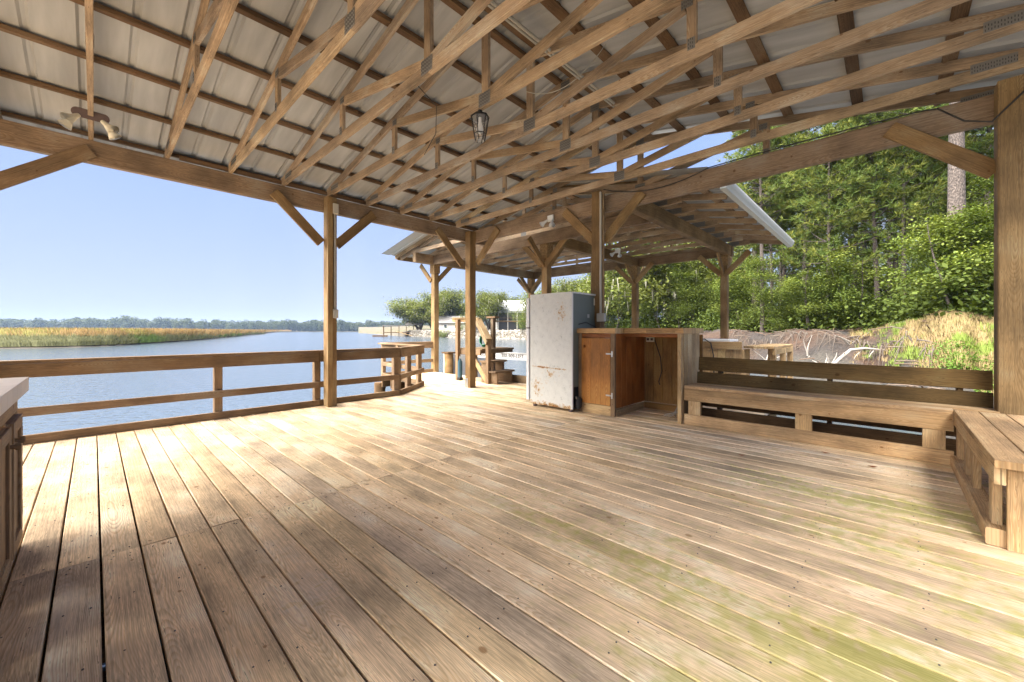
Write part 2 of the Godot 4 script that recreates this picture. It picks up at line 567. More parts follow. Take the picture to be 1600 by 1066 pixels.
func gable_roof(parent: Node3D, xl: float, xr: float, xm: float, yh: float, slope: float, over: float, z0: float, z1: float, m: Material, pm: Material, offs: Array) -> void:
	# purlins laid flat over the top chords, ribbed sheets over the purlins
	var ang := atan(slope)
	for sg in [-1.0, 1.0]:
		var half := (xr - xl) * 0.5
		for o in offs:
			var x: float = xm + sg * o
			var y: float = yh + slope * (half - o) + 0.012 + 0.0447 / cos(ang) + 0.0195
			var zz := z0
			while zz < z1 - 0.01:
				var ze := minf(zz + 3.66, z1)
				beam(parent, "purlin", Vector3(x, y, zz + 0.001), Vector3(x, y, ze - 0.001), 0.089, 0.038, pm, Vector3(-sg * slope, 1, 0).normalized(), 0.3)
				zz = ze
		var l := (half + over) / cos(ang) - 0.02
		var pn := roof_panel_mesh(l)
		var ytop := yh + slope * half + 0.012 + 0.0447 / cos(ang) + 0.0405
		var z := z0 - 0.03
		while z < z1 - 0.2:
			var bs := Basis(Vector3(sg * cos(ang), -sin(ang), 0), Vector3(sg * sin(ang), cos(ang), 0), Vector3(0, 0, 1))
			if sg < 0:
				bs = Basis(Vector3(-cos(ang), -sin(ang), 0), Vector3(-sin(ang), cos(ang), 0), Vector3(0, 0, 1))
			put(parent, "roof_panel", pn, m, Transform3D(bs, Vector3(xm + sg * 0.01, ytop, z)))
			z += 0.914
		put_cap(parent, xm, ytop + 0.02, z0, z, slope, m)

func put_cap(parent: Node3D, xm: float, y: float, z0: float, z1: float, slope: float, m: Material) -> void:
	if parent.has_node("ridge_cap"):
		return
	var g := Geo.new()
	for sg in [-1.0, 1.0]:
		g.quad(Vector3(0, 0.012, 0), Vector3(sg * 0.18, 0.012 - 0.18 * slope, 0), Vector3(sg * 0.18, 0.012 - 0.18 * slope, z1 - z0), Vector3(0, 0.012, z1 - z0), Vector3(sg * slope, 1, 0).normalized(), Color.WHITE)
	put(parent, "ridge_cap", g.mesh(), m, Transform3D(Basis(), Vector3(xm, y, z0)))

func brace(parent: Node3D, a: Vector3, b: Vector3, off: Vector3, m: Material) -> void:
	var side := (b - a).cross(Vector3.UP).normalized()
	beam(parent, "knee_brace", a + off, b + off, 0.038, 0.135, m, (b - a).cross(side).normalized(), 0.2)

func pavilion() -> void:
	var p := thing("pavilion", "weathered timber pavilion with open trusses and cream metal roof over the deck", "pavilion", Vector3(-2.62, 0, -1.0))
	# posts
	for z in [3.66, 0.86, -2.41]:
		beam(p, "post", Vector3(-6.0, -1.6, z), Vector3(-6.0, 3.075, z), 0.14, 0.14, M.post)
	beam(p, "post", Vector3(-5.97, -1.6, -5.1), Vector3(-5.97, 3.05, -5.1), 0.15, 0.15, M.post)
	beam(p, "post", Vector3(-3.1, -1.6, -5.1), Vector3(-3.1, 3.14, -5.1), 0.14, 0.14, M.post)
	beam(p, "post", Vector3(-3.19, -1.6, -5.12), Vector3(-3.19, 2.2, -5.12), 0.04, 0.1, M.gray_wood)
	beam(p, "post", Vector3(0.72, -1.6, -5.1), Vector3(0.72, 3.12, -5.1), 0.175, 0.175, M.post)
	for z in [-1.2, 3.66]:
		beam(p, "post", Vector3(0.98, -1.6, z), Vector3(0.98, 3.07, z), 0.14, 0.14, M.post)
	block(p, "post_bracket", Vector3(-6.0, 0.09, -5.022), Vector3(0.09, 0.18, 0.004), M.steel)
	block(p, "post_bracket", Vector3(-6.047, 0.09, -5.1), Vector3(0.004, 0.16, 0.09), M.steel)
	beam(p, "post_cleat", Vector3(-5.91, 0.0, -2.37), Vector3(-5.91, 3.06, -2.37), 0.036, 0.07, M.post)
	# beams
	for q in [[-6.115, -5.75, -2.45], [-6.115, -2.447, 1.2], [-6.115, 1.203, 3.86], [1.09, -5.75, -1.2], [1.09, -1.197, 2.4], [1.09, 2.403, 3.86]]:
		beam(p, "beam", Vector3(q[0], 2.995, q[1]), Vector3(q[0], 2.995, q[2]), 0.078, 0.235, M.beam)
	for q in [[-6.07, -3.12], [-3.117, 1.04]]:
		beam(p, "beam", Vector3(q[0], 2.972, -5.212), Vector3(q[1], 2.972, -5.212), 0.076, 0.235, M.beam)
	beam(p, "fascia", Vector3(-6.52, 3.115, -5.7), Vector3(-6.52, 3.115, 3.86), 0.03, 0.09, M.purlin)
	beam(p, "blocking", Vector3(-6.115, 3.165, -5.7), Vector3(-6.115, 3.165, -0.7), 0.03, 0.05, M.purlin)
	# knee braces
	for q in [[-2.30, -1.68], [-2.52, -3.12], [-4.96, -4.37], [0.75, 0.02]]:
		brace(p, Vector3(-6.053, 2.40, q[0]), Vector3(-6.053, 2.99, q[1]), Vector3.ZERO, M.rail if q[0] > 0 else M.post)
	for q in [[-5.83, -5.25], [-3.18, -3.74], [-3.02, -2.44], [0.64, 0.0]]:
		brace(p, Vector3(q[0], 2.43, -5.15), Vector3(q[1], 3.0, -5.15), Vector3.ZERO, M.post)
	for k in 16:
		truss(p, 3.68 - 0.61 * k, -6.0, 0.76, -2.62, 3.112, 0.2, 0.5, k > 5, M.truss)
	gable_roof(p, -6.0, 0.76, -2.62, 3.192, 0.2, 0.55, -5.72, 3.86, M.sheet, M.purlin, [0.1, 0.58, 1.18, 1.78, 2.38, 2.98, 3.62])  # unseen rear end of the roof, cut short so light from behind reaches the floor

func deck() -> void:
	var d := thing("deck", "", "", Vector3(-2.6, 0, -2), "", "structure")
	var z := 9.16  # rows behind the camera are unseen, added to bounce warm light under the roof
	while z > -6.4:
		var zc := z - 0.0718
		var left := -6.2
		if zc < -3.62:
			left = lerpf(-6.16, -6.92, clampf((-3.62 - zc) / 1.0, 0, 1))
		if zc < -4.7:
			left = -9.0
		var right := 1.12
		if zc < -5.55:
			right = -1.2
		if zc < -6.32:
			break
		var cuts := [left, -2.8 + rr(-0.006, 0.006) - 0.03 * sin(zc * 1.7), right]
		if left < -7:
			cuts = [left, -5.6 + rr(-0.01, 0.01), cuts[1], right]
		for k in cuts.size() - 1:
			var lift := rr(-0.0015, 0.0015)
			var b := beam(d, "plank", Vector3(cuts[k] + 0.002, -0.019 + lift, zc), Vector3(cuts[k + 1] - 0.002, -0.019 + lift + rr(-0.001, 0.001), zc), 0.1352 + rr(-0.0018, 0.0012), 0.038, M.deck, Vector3.UP, 0.2, true)
			b.rotate_object_local(Vector3(0, 0, 1), rr(-0.008, 0.008))
		z -= 0.1435
	# walkway towards the land
	for k in 30:
		var zz := -6.42 - k * 0.1435
		beam(d, "plank", Vector3(-2.9, -0.02, zz), Vector3(-1.2, -0.02, zz), 0.1375, 0.038, M.deck, Vector3.UP, 0.17, true)
	var x := -8.8
	while x < 1.2:
		var zf := 9.1
		if x < -6.2:
			zf = -4.75
		beam(d, "joist", Vector3(x, -0.14, zf), Vector3(x, -0.14, -6.3 if x < -1.3 else -5.5), 0.04, 0.19, M.dark)
		x += 0.405
	beam(d, "rim_joist", Vector3(-6.24, -0.12, 9.1), Vector3(-6.24, -0.12, -3.6), 0.04, 0.22, M.dark)
	beam(d, "rim_joist", Vector3(-9.0, -0.12, -6.35), Vector3(-3.0, -0.12, -6.35), 0.04, 0.22, M.dark)
	beam(d, "rim_joist", Vector3(1.16, -0.12, 9.1), Vector3(1.16, -0.12, -5.5), 0.04, 0.22, M.dark)
	var ng := Geo.new()
	ng.tube([Vector3(0, -0.002, 0), Vector3(0, 0.0006, 0)], [0.0036, 0.0032], 7)
	var mm := MultiMesh.new()
	mm.transform_format = MultiMesh.TRANSFORM_3D
	mm.mesh = ng.mesh()
	var spots := []
	for row in 46:
		var zc2 := 0.908 - 0.0718 - row * 0.1435
		for jx in 17:
			for e in [-0.042, 0.042]:
				if rng.randf() < 0.3:
					continue
				spots.append(Vector3(-5.965 + jx * 0.405 + rr(-0.012, 0.012), 0.0016, zc2 + e + rr(-0.01, 0.01)))
		for jx in [-2.84, -2.76]:
			for e in [-0.042, 0.042]:
				spots.append(Vector3(jx - 0.03 * sin(zc2 * 1.7), 0.0016, zc2 + e))
	mm.instance_count = spots.size()
	for k in spots.size():
		mm.set_instance_transform(k, Transform3D(Basis(), spots[k]))
	var mi := MultiMeshInstance3D.new()
	mi.name = "nail_heads"
	mi.multimesh = mm
	mi.material_override = M.nail
	d.add_child(mi)
	mi.global_transform = Transform3D()
	mi.set_meta("kind", "stuff")
	for q in [[-7.6, -4.8], [-9.0, -4.8], [-6.0, 2.2], [-3.0, -2.0], [-3.0, 1.5], [0.9, -2.6], [-2.0, -10.2]]:
		var g := Geo.new()
		g.tube([Vector3(0, -2.2, 0), Vector3(0, 1.1, 0)], [0.14, 0.13], 12)
		put(d, "pile", g.mesh(), M.dark, Transform3D(Basis(), Vector3(q[0], -1.25, q[1])))

func rail_run(r: Node3D, a: Vector3, b: Vector3, posts: Array, out: Vector3) -> void:
	beam(r, "rail", a + Vector3(0, 0.72, 0), b + Vector3(0, 0.72, 0), 0.038, 0.138, M.rail)
	beam(r, "cap", a + Vector3(0, 0.806, 0) + out * 0.05, b + Vector3(0, 0.806, 0) + out * 0.05, 0.135, 0.03, M.rail)
	beam(r, "rail", a + Vector3(0, 0.315, 0), b + Vector3(0, 0.315, 0), 0.038, 0.086, M.rail)
	beam(r, "rail", a + Vector3(0, 0.046, 0), b + Vector3(0, 0.046, 0), 0.038, 0.086, M.rail)
	for t in posts:
		var q: Vector3 = a.lerp(b, t) + out * 0.066
		beam(r, "post", q + Vector3(0, -0.3, 0), q + Vector3(0, 0.788, 0), 0.088, 0.088, M.rail)

func railings() -> void:
	var r := thing("dock_railing", "brown three-board railing along the water side of the deck", "railing", Vector3(-6.12, 0, -1))
	rail_run(r, Vector3(-6.12, 0, 9.0), Vector3(-6.12, 0, 0.9), [0.1, 0.3, 0.5, 0.7, 0.9], Vector3(-1, 0, 0))
	rail_run(r, Vector3(-6.12, 0, 0.898), Vector3(-6.12, 0, -2.3), [0.62], Vector3(-1, 0, 0))
	beam(r, "post", Vector3(-6.187, -0.3, -2.285), Vector3(-6.187, 0.788, -2.285), 0.088, 0.088, M.rail)
	rail_run(r, Vector3(-6.12, 0, -2.305), Vector3(-6.12, 0, -3.62), [0.97], Vector3(-1, 0, 0))
	var o := Vector3(-0.92, 0, 0.7).normalized()
	rail_run(r, Vector3(-6.13, 0, -3.645), Vector3(-6.83, 0, -4.59), [0.45, 0.93], o)
	var r2 := thing("dock_railing", "short railing around the far deck corner beside the boathouse post", "railing", Vector3(-8, 0, -5))
	rail_run(r2, Vector3(-6.9, 0, -4.63), Vector3(-8.88, 0, -4.8), [0.5], Vector3(0, 0, 1))
	rail_run(r2, Vector3(-8.92, 0, -4.83), Vector3(-8.93, 0, -6.3), [0.04], Vector3(-1, 0, 0))

func benches() -> void:
	var b := thing("bench", "long wooden bench with dark mossy slatted back facing the deck", "bench", Vector3(-0.7, 0, -5))
	beam(b, "front_board", Vector3(-1.775, 0.352, -4.865), Vector3(0.382, 0.352, -4.865), 0.038, 0.138, M.bench)
	beam(b, "kick_board", Vector3(-1.775, 0.062, -4.862), Vector3(0.382, 0.062, -4.862), 0.038, 0.12, M.bench)
	for x in [-1.66, -0.62, 0.27]:
		beam(b, "leg", Vector3(x, 0.124, -4.87), Vector3(x, 0.281, -4.87), 0.04, 0.135, M.bench, Vector3(1, 0, 0))
	for x in [-1.5, -0.45, 0.45]:
		beam(b, "back_post", Vector3(x, -0.3, -5.22), Vector3(x, 0.74, -5.31), 0.04, 0.09, M.dark, Vector3(0, 0, 1))
	for k in 3:
		beam(b, "seat_board", Vector3(-1.775, 0.44, -4.91 - k * 0.118), Vector3(0.64 if k else 0.382, 0.44, -4.91 - k * 0.118), 0.113, 0.036, M.seat)
	beam(b, "back_slat", Vector3(-1.74, 0.70, -5.262), Vector3(0.635, 0.685, -5.262), 0.038, 0.165, M.mossy, Vector3(0, 1, -0.12).normalized())
	beam(b, "back_slat", Vector3(-1.75, 0.525, -5.232), Vector3(0.635, 0.512, -5.232), 0.038, 0.145, M.mossy, Vector3(0, 1, -0.12).normalized())
	for y in [0.09, 0.255]:
		beam(b, "skirt_board", Vector3(-1.74, y, -5.19), Vector3(0.6, y, -5.19), 0.03, 0.14, M.dark)
	var c := thing("bench", "wooden side bench of weathered planks with framed open front", "bench", Vector3(0.7, 0, -4))
	for k in 4:
		beam(c, "seat_board", Vector3(0.45 + k * 0.139, 0.442, -4.895 + (0.0 if k < 2 else 0.0)), Vector3(0.45 + k * 0.139, 0.442, -3.12), 0.134, 0.038, M.seat)
	beam(c, "front_board", Vector3(0.405, 0.376, -4.88), Vector3(0.405, 0.376, -3.15), 0.04, 0.088, M.seat)
	beam(c, "kick_board", Vector3(0.405, 0.046, -4.84), Vector3(0.405, 0.046, -3.2), 0.085, 0.088, M.seat)
	for z in [-4.78, -4.3, -3.98, -3.32]:
		beam(c, "leg", Vector3(0.412, 0.09, z), Vector3(0.412, 0.332, z), 0.038, 0.088, M.seat, Vector3(0, 0, 1))
	for z in [-4.5, -4.1, -3.6]:
		beam(c, "back_leg", Vector3(0.9, 0.0, z), Vector3(0.9, 0.42, z), 0.038, 0.088, M.dark, Vector3(0, 0, 1))
	for k in 4:
		beam(c, "end_board", Vector3(0.50 + k * 0.141, 0.004, -3.19), Vector3(0.50 + k * 0.141, 0.42, -3.19), 0.138, 0.034, M.seat, Vector3(0, 0, 1))
	beam(c, "back_board", Vector3(0.96, 0.3, -4.85), Vector3(0.96, 0.3, -3.2), 0.03, 0.22, M.dark)

func refrigerator() -> void:
	var f := thing("refrigerator", "old white refrigerator with rust stains, its side turned to the deck", "refrigerator", Vector3(-3.48, 0, -4.77))
	var g := Geo.new()
	var a := Vector3(-3.845, 0.045, -4.44)
	var b := Vector3(-3.112, 1.64, -5.1)
	g.quad(Vector3(a.x, b.y, a.z), Vector3(b.x, b.y, a.z), Vector3(b.x, a.y, a.z), Vector3(a.x, a.y, a.z), Vector3(0, 0, 1), Color.WHITE)
	g.quad(Vector3(a.x, b.y, b.z), Vector3(b.x, b.y, b.z), Vector3(b.x, a.y, b.z), Vector3(a.x, a.y, b.z), Vector3(0, 0, -1), Color.WHITE)
	g.quad(Vector3(a.x, b.y, a.z), Vector3(b.x, b.y, a.z), Vector3(b.x, b.y, b.z), Vector3(a.x, b.y, b.z), Vector3(0, 1, 0), Color.WHITE, Vector2(0, 0.3), Vector2(1, 0.3), Vector2(1, 0.5), Vector2(0, 0.5))
	g.quad(Vector3(a.x, a.y, a.z), Vector3(a.x, b.y, a.z), Vector3(a.x, b.y, b.z), Vector3(a.x, a.y, b.z), Vector3(-1, 0, 0), Color.WHITE, Vector2(0.3, 0.3), Vector2(0.4, 0.3), Vector2(0.4, 0.4), Vector2(0.3, 0.4))
	g.quad(Vector3(a.x, a.y, a.z), Vector3(b.x, a.y, a.z), Vector3(b.x, a.y, b.z), Vector3(a.x, a.y, b.z), Vector3(0, -1, 0), Color.WHITE)
	var o := Vector3(-3.48, 0, -4.77)
	for k in g.v.size():
		g.v[k] -= o
	put(f, "cabinet", g.mesh(), M.fridge, Transform3D(Basis(), o))
	block(f, "back_panel", Vector3(-3.125, 0.98, -4.77), Vector3(0.02, 1.28, 0.61), M.coil)
	for z in [-4.452, -5.088]:
		block(f, "back_edge", Vector3(-3.106, 0.84, z), Vector3(0.02, 1.59, 0.024), M.fridge_edge)
	block(f, "back_edge", Vector3(-3.107, 1.63, -4.77), Vector3(0.02, 0.022, 0.61), M.fridge_edge)
	block(f, "sticker", Vector3(-3.1135, 1.53, -5.03), Vector3(0.002, 0.10, 0.06), M.cream)
	block(f, "sticker", Vector3(-3.1135, 1.32, -4.86), Vector3(0.002, 0.05, 0.05), M.pvc)
	block(f, "compressor_bay", Vector3(-3.135, 0.2, -4.77), Vector3(0.01, 0.28, 0.6), M.black)
	var cg := Geo.new()
	cg.tube([Vector3(0, -0.08, 0), Vector3(0, -0.05, 0), Vector3(0, 0.05, 0), Vector3(0, 0.08, 0)], [0.03, 0.05, 0.05, 0.025], 14)
	put(f, "compressor", cg.mesh(), M.black, Transform3D(Basis(), Vector3(-3.075, 0.13, -4.55)))
	pipe(f, "coolant_pipe", [Vector3(-3.08, 0.22, -4.5), Vector3(-3.07, 0.12, -4.52), Vector3(-3.06, 0.08, -4.6), Vector3(-3.07, 0.25, -4.7)], 0.006, M.steel)
	pipe(f, "coolant_pipe", [Vector3(-3.1, 1.2, -4.6), Vector3(-3.08, 1.23, -4.75), Vector3(-3.09, 1.18, -4.95), Vector3(-3.09, 1.15, -5.06)], 0.006, M.cable)
	block(f, "gasket", Vector3(-3.857, 0.85, -4.77), Vector3(0.02, 1.53, 0.60), M.black)
	for q in [[0.62, 1.06], [1.375, 0.44]]:
		var dr := block(f, "door", Vector3(-3.895, q[0], -4.765), Vector3(0.055, q[1], 0.665), M.white)
		var hg := Geo.new()
		hg.tube([Vector3(0.02, -0.14, 0), Vector3(-0.03, -0.12, 0), Vector3(-0.03, 0.12, 0), Vector3(0.02, 0.14, 0)], [0.012, 0.012, 0.012, 0.012], 8)
		put(dr, "handle", hg.mesh(), M.fridge_edge, Transform3D(Basis(), Vector3(-3.935, q[0] + (0.3 if q[0] < 1 else -0.05), -5.02)))
	block(f, "hinge", Vector3(-3.89, 1.152, -4.45), Vector3(0.07, 0.016, 0.05), M.brown_metal)
	for q in [[-3.8, -4.5], [-3.16, -4.5], [-3.8, -5.04], [-3.16, -5.04]]:
		block(f, "foot", Vector3(q[0], 0.022, q[1]), Vector3(0.05, 0.046, 0.05), M.brown_metal)

func bar() -> void:
	var b := thing("bar_counter", "wooden bar counter with orange varnished cabinet door and plank sides", "counter", Vector3(-2.45, 0, -5))
	# cabinet
	beam(b, "stile", Vector3(-3.085, 0.0, -4.625), Vector3(-3.085, 1.074, -4.625), 0.055, 0.04, M.cabinet, Vector3(0, 0, 1))
	beam(b, "stile", Vector3(-2.588, 0.0, -4.625), Vector3(-2.588, 1.074, -4.625), 0.06, 0.04, M.cabinet, Vector3(0, 0, 1))
	beam(b, "kick_board", Vector3(-3.056, 0.065, -4.63), Vector3(-2.62, 0.065, -4.63), 0.03, 0.125, M.pale_wood)
	beam(b, "top_rail", Vector3(-3.056, 1.045, -4.63), Vector3(-2.62, 1.045, -4.63), 0.03, 0.055, M.orange_side)
	var dr := sub(b, "door")
	for k in 3:
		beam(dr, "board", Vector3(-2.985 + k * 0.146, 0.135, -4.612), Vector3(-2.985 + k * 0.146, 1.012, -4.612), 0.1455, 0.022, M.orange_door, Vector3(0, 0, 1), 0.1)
	for y in [0.27, 0.81]:
		block(dr, "hinge", Vector3(-2.63, y, -4.598), Vector3(0.10, 0.018, 0.006), M.steel)
		block(dr, "hinge", Vector3(-2.593, y, -4.6), Vector3(0.022, 0.075, 0.008), M.steel)
	var kg := Geo.new()
	kg.tube([Vector3(0, 0, 0), Vector3(0, 0, 0.012), Vector3(0, 0, 0.022), Vector3(0, 0, 0.028)], [0.008, 0.012, 0.02, 0.01], 12)
	put(dr, "knob", kg.mesh(), M.orange_side, Transform3D(Basis(), Vector3(-3.0, 0.9, -4.6)))
	for k in 6:
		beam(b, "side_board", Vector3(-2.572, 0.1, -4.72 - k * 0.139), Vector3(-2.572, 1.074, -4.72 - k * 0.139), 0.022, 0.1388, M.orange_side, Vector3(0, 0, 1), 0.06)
	beam(b, "kick_board", Vector3(-2.563, 0.045, -4.65), Vector3(-2.563, 0.045, -5.44), 0.03, 0.09, M.pale_wood)
	for k in 6:
		beam(b, "back_board", Vector3(-2.49 + k * 0.132, 0.1, -5.47), Vector3(-2.49 + k * 0.132, 1.06, -5.47), 0.129, 0.022, M.knotty, Vector3(0, 0, 1), 0.25)
	beam(b, "kick_board", Vector3(-2.56, 0.05, -5.455), Vector3(-1.84, 0.05, -5.455), 0.03, 0.09, M.knotty)
	beam(b, "top_rail", Vector3(-2.56, 1.05, -4.9), Vector3(-1.84, 1.05, -4.9), 0.035, 0.045, M.orange_side)
	beam(b, "end_post", Vector3(-1.815, 0.0, -4.835), Vector3(-1.815, 1.074, -4.835), 0.045, 0.06, M.pale_wood, Vector3(0, 0, 1))
	for k in 4:
		beam(b, "end_board", Vector3(-1.797, 0.03, -4.93 - k * 0.137), Vector3(-1.797, 1.074, -4.93 - k * 0.137), 0.024, 0.134, M.pale_wood, Vector3(0, 0, 1))
	var xs := [-3.16, -2.78, -2.53, -2.22, -1.86, -1.76]
	for k in 5:
		var zf := -4.572 if k < 2 else -4.79
		for r in 6:
			var z0: float = zf - r * 0.14
			if z0 < -5.42:
				continue
			beam(b, "top_block", Vector3(xs[k] + 0.001, 1.11, z0 - 0.069), Vector3(xs[k + 1] - 0.001, 1.11, z0 - 0.069), 0.138, 0.068, M.butcher, Vector3.UP, 0.12)
	var oo := thing("outlet_box", "double electrical outlet under the bar counter top", "outlet", Vector3(-2.45, 1.0, -5.44))
	block(oo, "cover", Vector3(-2.46, 0.99, -5.44), Vector3(0.115, 0.075, 0.03), M.cream)
	for s in [-0.028, 0.028]:
		block(oo, "socket", Vector3(-2.46 + s, 0.99, -5.4235), Vector3(0.036, 0.034, 0.004), M.brown_metal)
	var cd := pipe(self, "power_cord", [Vector3(-2.39, 0.98, -5.43), Vector3(-2.36, 0.9, -5.42), Vector3(-2.31, 0.74, -5.43), Vector3(-2.29, 0.55, -5.43), Vector3(-2.33, 0.4, -5.42), Vector3(-2.31, 0.36, -5.41)], 0.006, M.cable)
	meta(cd, "dark power cord hanging inside the bar counter recess", "cord")
	var dw := thing("root_wisp", "tangle of pale dry twigs on the floor inside the bar recess", "twigs", Vector3(-1.95, 0, -5.2))
	for k in 9:
		var e := Vector3(-1.86 + rr(-0.02, 0.02), rr(0.1, 0.3), -5.0 + rr(-0.06, 0.06))
		pipe(dw, "twig", [Vector3(-2.06 + rr(-0.1, 0.1), 0.012, -5.12 + rr(-0.1, 0.1)), Vector3(-1.97 + rr(-0.04, 0.04), rr(0.03, 0.1), -5.05), e], 0.004, M.driftwood, 5)

func left_counter() -> void:
	var c := thing("counter_cabinet", "brown wooden cabinet with tiled top and round door knobs", "cabinet", Vector3(-2.3, 0, 0.5))
	var x0 := -3.29
	beam(c, "end_panel", Vector3(x0 + 0.012, 0.4, 0.235), Vector3(x0 + 0.012, 0.4, 0.83), 0.022, 0.74, M.cabinet)
	beam(c, "top_rail", Vector3(x0 + 0.001, 0.745, 0.245), Vector3(-1.3, 0.745, 0.245), 0.024, 0.10, M.cabinet)
	beam(c, "kick_board", Vector3(x0 + 0.03, 0.05, 0.28), Vector3(-1.3, 0.05, 0.28), 0.02, 0.1, M.cabinet)
	for k in 5:
		var xa := x0 + 0.02 + k * 0.4
		beam(c, "stile", Vector3(xa + 0.005, 0.03, 0.245), Vector3(xa + 0.005, 0.694, 0.245), 0.04, 0.024, M.cabinet, Vector3(0, 0, 1))
		var dr := sub(c, "door")
		var xc := xa + 0.2
		beam(dr, "board", Vector3(xc, 0.06, 0.232), Vector3(xc, 0.685, 0.232), 0.33, 0.018, M.cabinet, Vector3(0, 0, 1))
		for s in [-0.135, 0.135]:
			beam(dr, "frame", Vector3(xc + s, 0.06, 0.218), Vector3(xc + s, 0.685, 0.218), 0.06, 0.012, M.cabinet, Vector3(0, 0, 1))
		for y in [0.09, 0.655]:
			beam(dr, "frame", Vector3(xc - 0.104, y, 0.218), Vector3(xc + 0.104, y, 0.218), 0.012, 0.058, M.cabinet)
		var kg := Geo.new()
		kg.tube([Vector3(0, 0, 0), Vector3(0, 0, -0.012), Vector3(0, 0, -0.018), Vector3(0, 0, -0.028), Vector3(0, 0, -0.032)], [0.01, 0.009, 0.017, 0.016, 0.007], 14)
		put(dr, "knob", kg.mesh(), M.rail, Transform3D(Basis(), Vector3(xc + (0.12 if k % 2 == 0 else -0.12), 0.6, 0.213)))
		var hx: float = xc + (-0.172 if k % 2 == 0 else 0.172)
		for y in [0.2, 0.58]:
			block(dr, "hinge", Vector3(hx, y, 0.222), Vector3(0.014, 0.075, 0.02), M.brown_metal)
	block(c, "top_slab", Vector3(-2.32, 0.825, 0.52), Vector3(2.0, 0.055, 0.62), M.grout)
	for k in 13:
		var xa := -3.335 + k * 0.153
		block(c, "tile", Vector3(xa + 0.076, 0.828, 0.203), Vector3(0.149, 0.072, 0.008), M.tile, Color(1, 1, 1) * rr(0.9, 1.05))
		for r in 4:
			block(c, "tile", Vector3(xa + 0.076, 0.858, 0.282 + r * 0.153), Vector3(0.149, 0.009, 0.149), M.tile, Color(1, 1, 1) * rr(0.9, 1.05))
	for r in 4:
		block(c, "tile", Vector3(-3.338, 0.828, 0.283 + r * 0.153), Vector3(0.008, 0.072, 0.149), M.tile, Color(1, 1, 1) * rr(0.9, 1.05))
	c.position.z += 0.04

# ------------------------------------------------------------------ small fittings
func bulb_head(parent: Node3D, at: Vector3, aim: Vector3, m: Material) -> void:
	var g := Geo.new()
	var d := aim.normalized()
	g.tube([Vector3.ZERO, d * 0.03, d * 0.06, d * 0.075, d * 0.12, d * 0.122, d * 0.105], [0.017, 0.022, 0.024, 0.03, 0.052, 0.049, 0.01], 16)
	put(parent, "lamp_head", g.mesh(), m, Transform3D(Basis(), at))

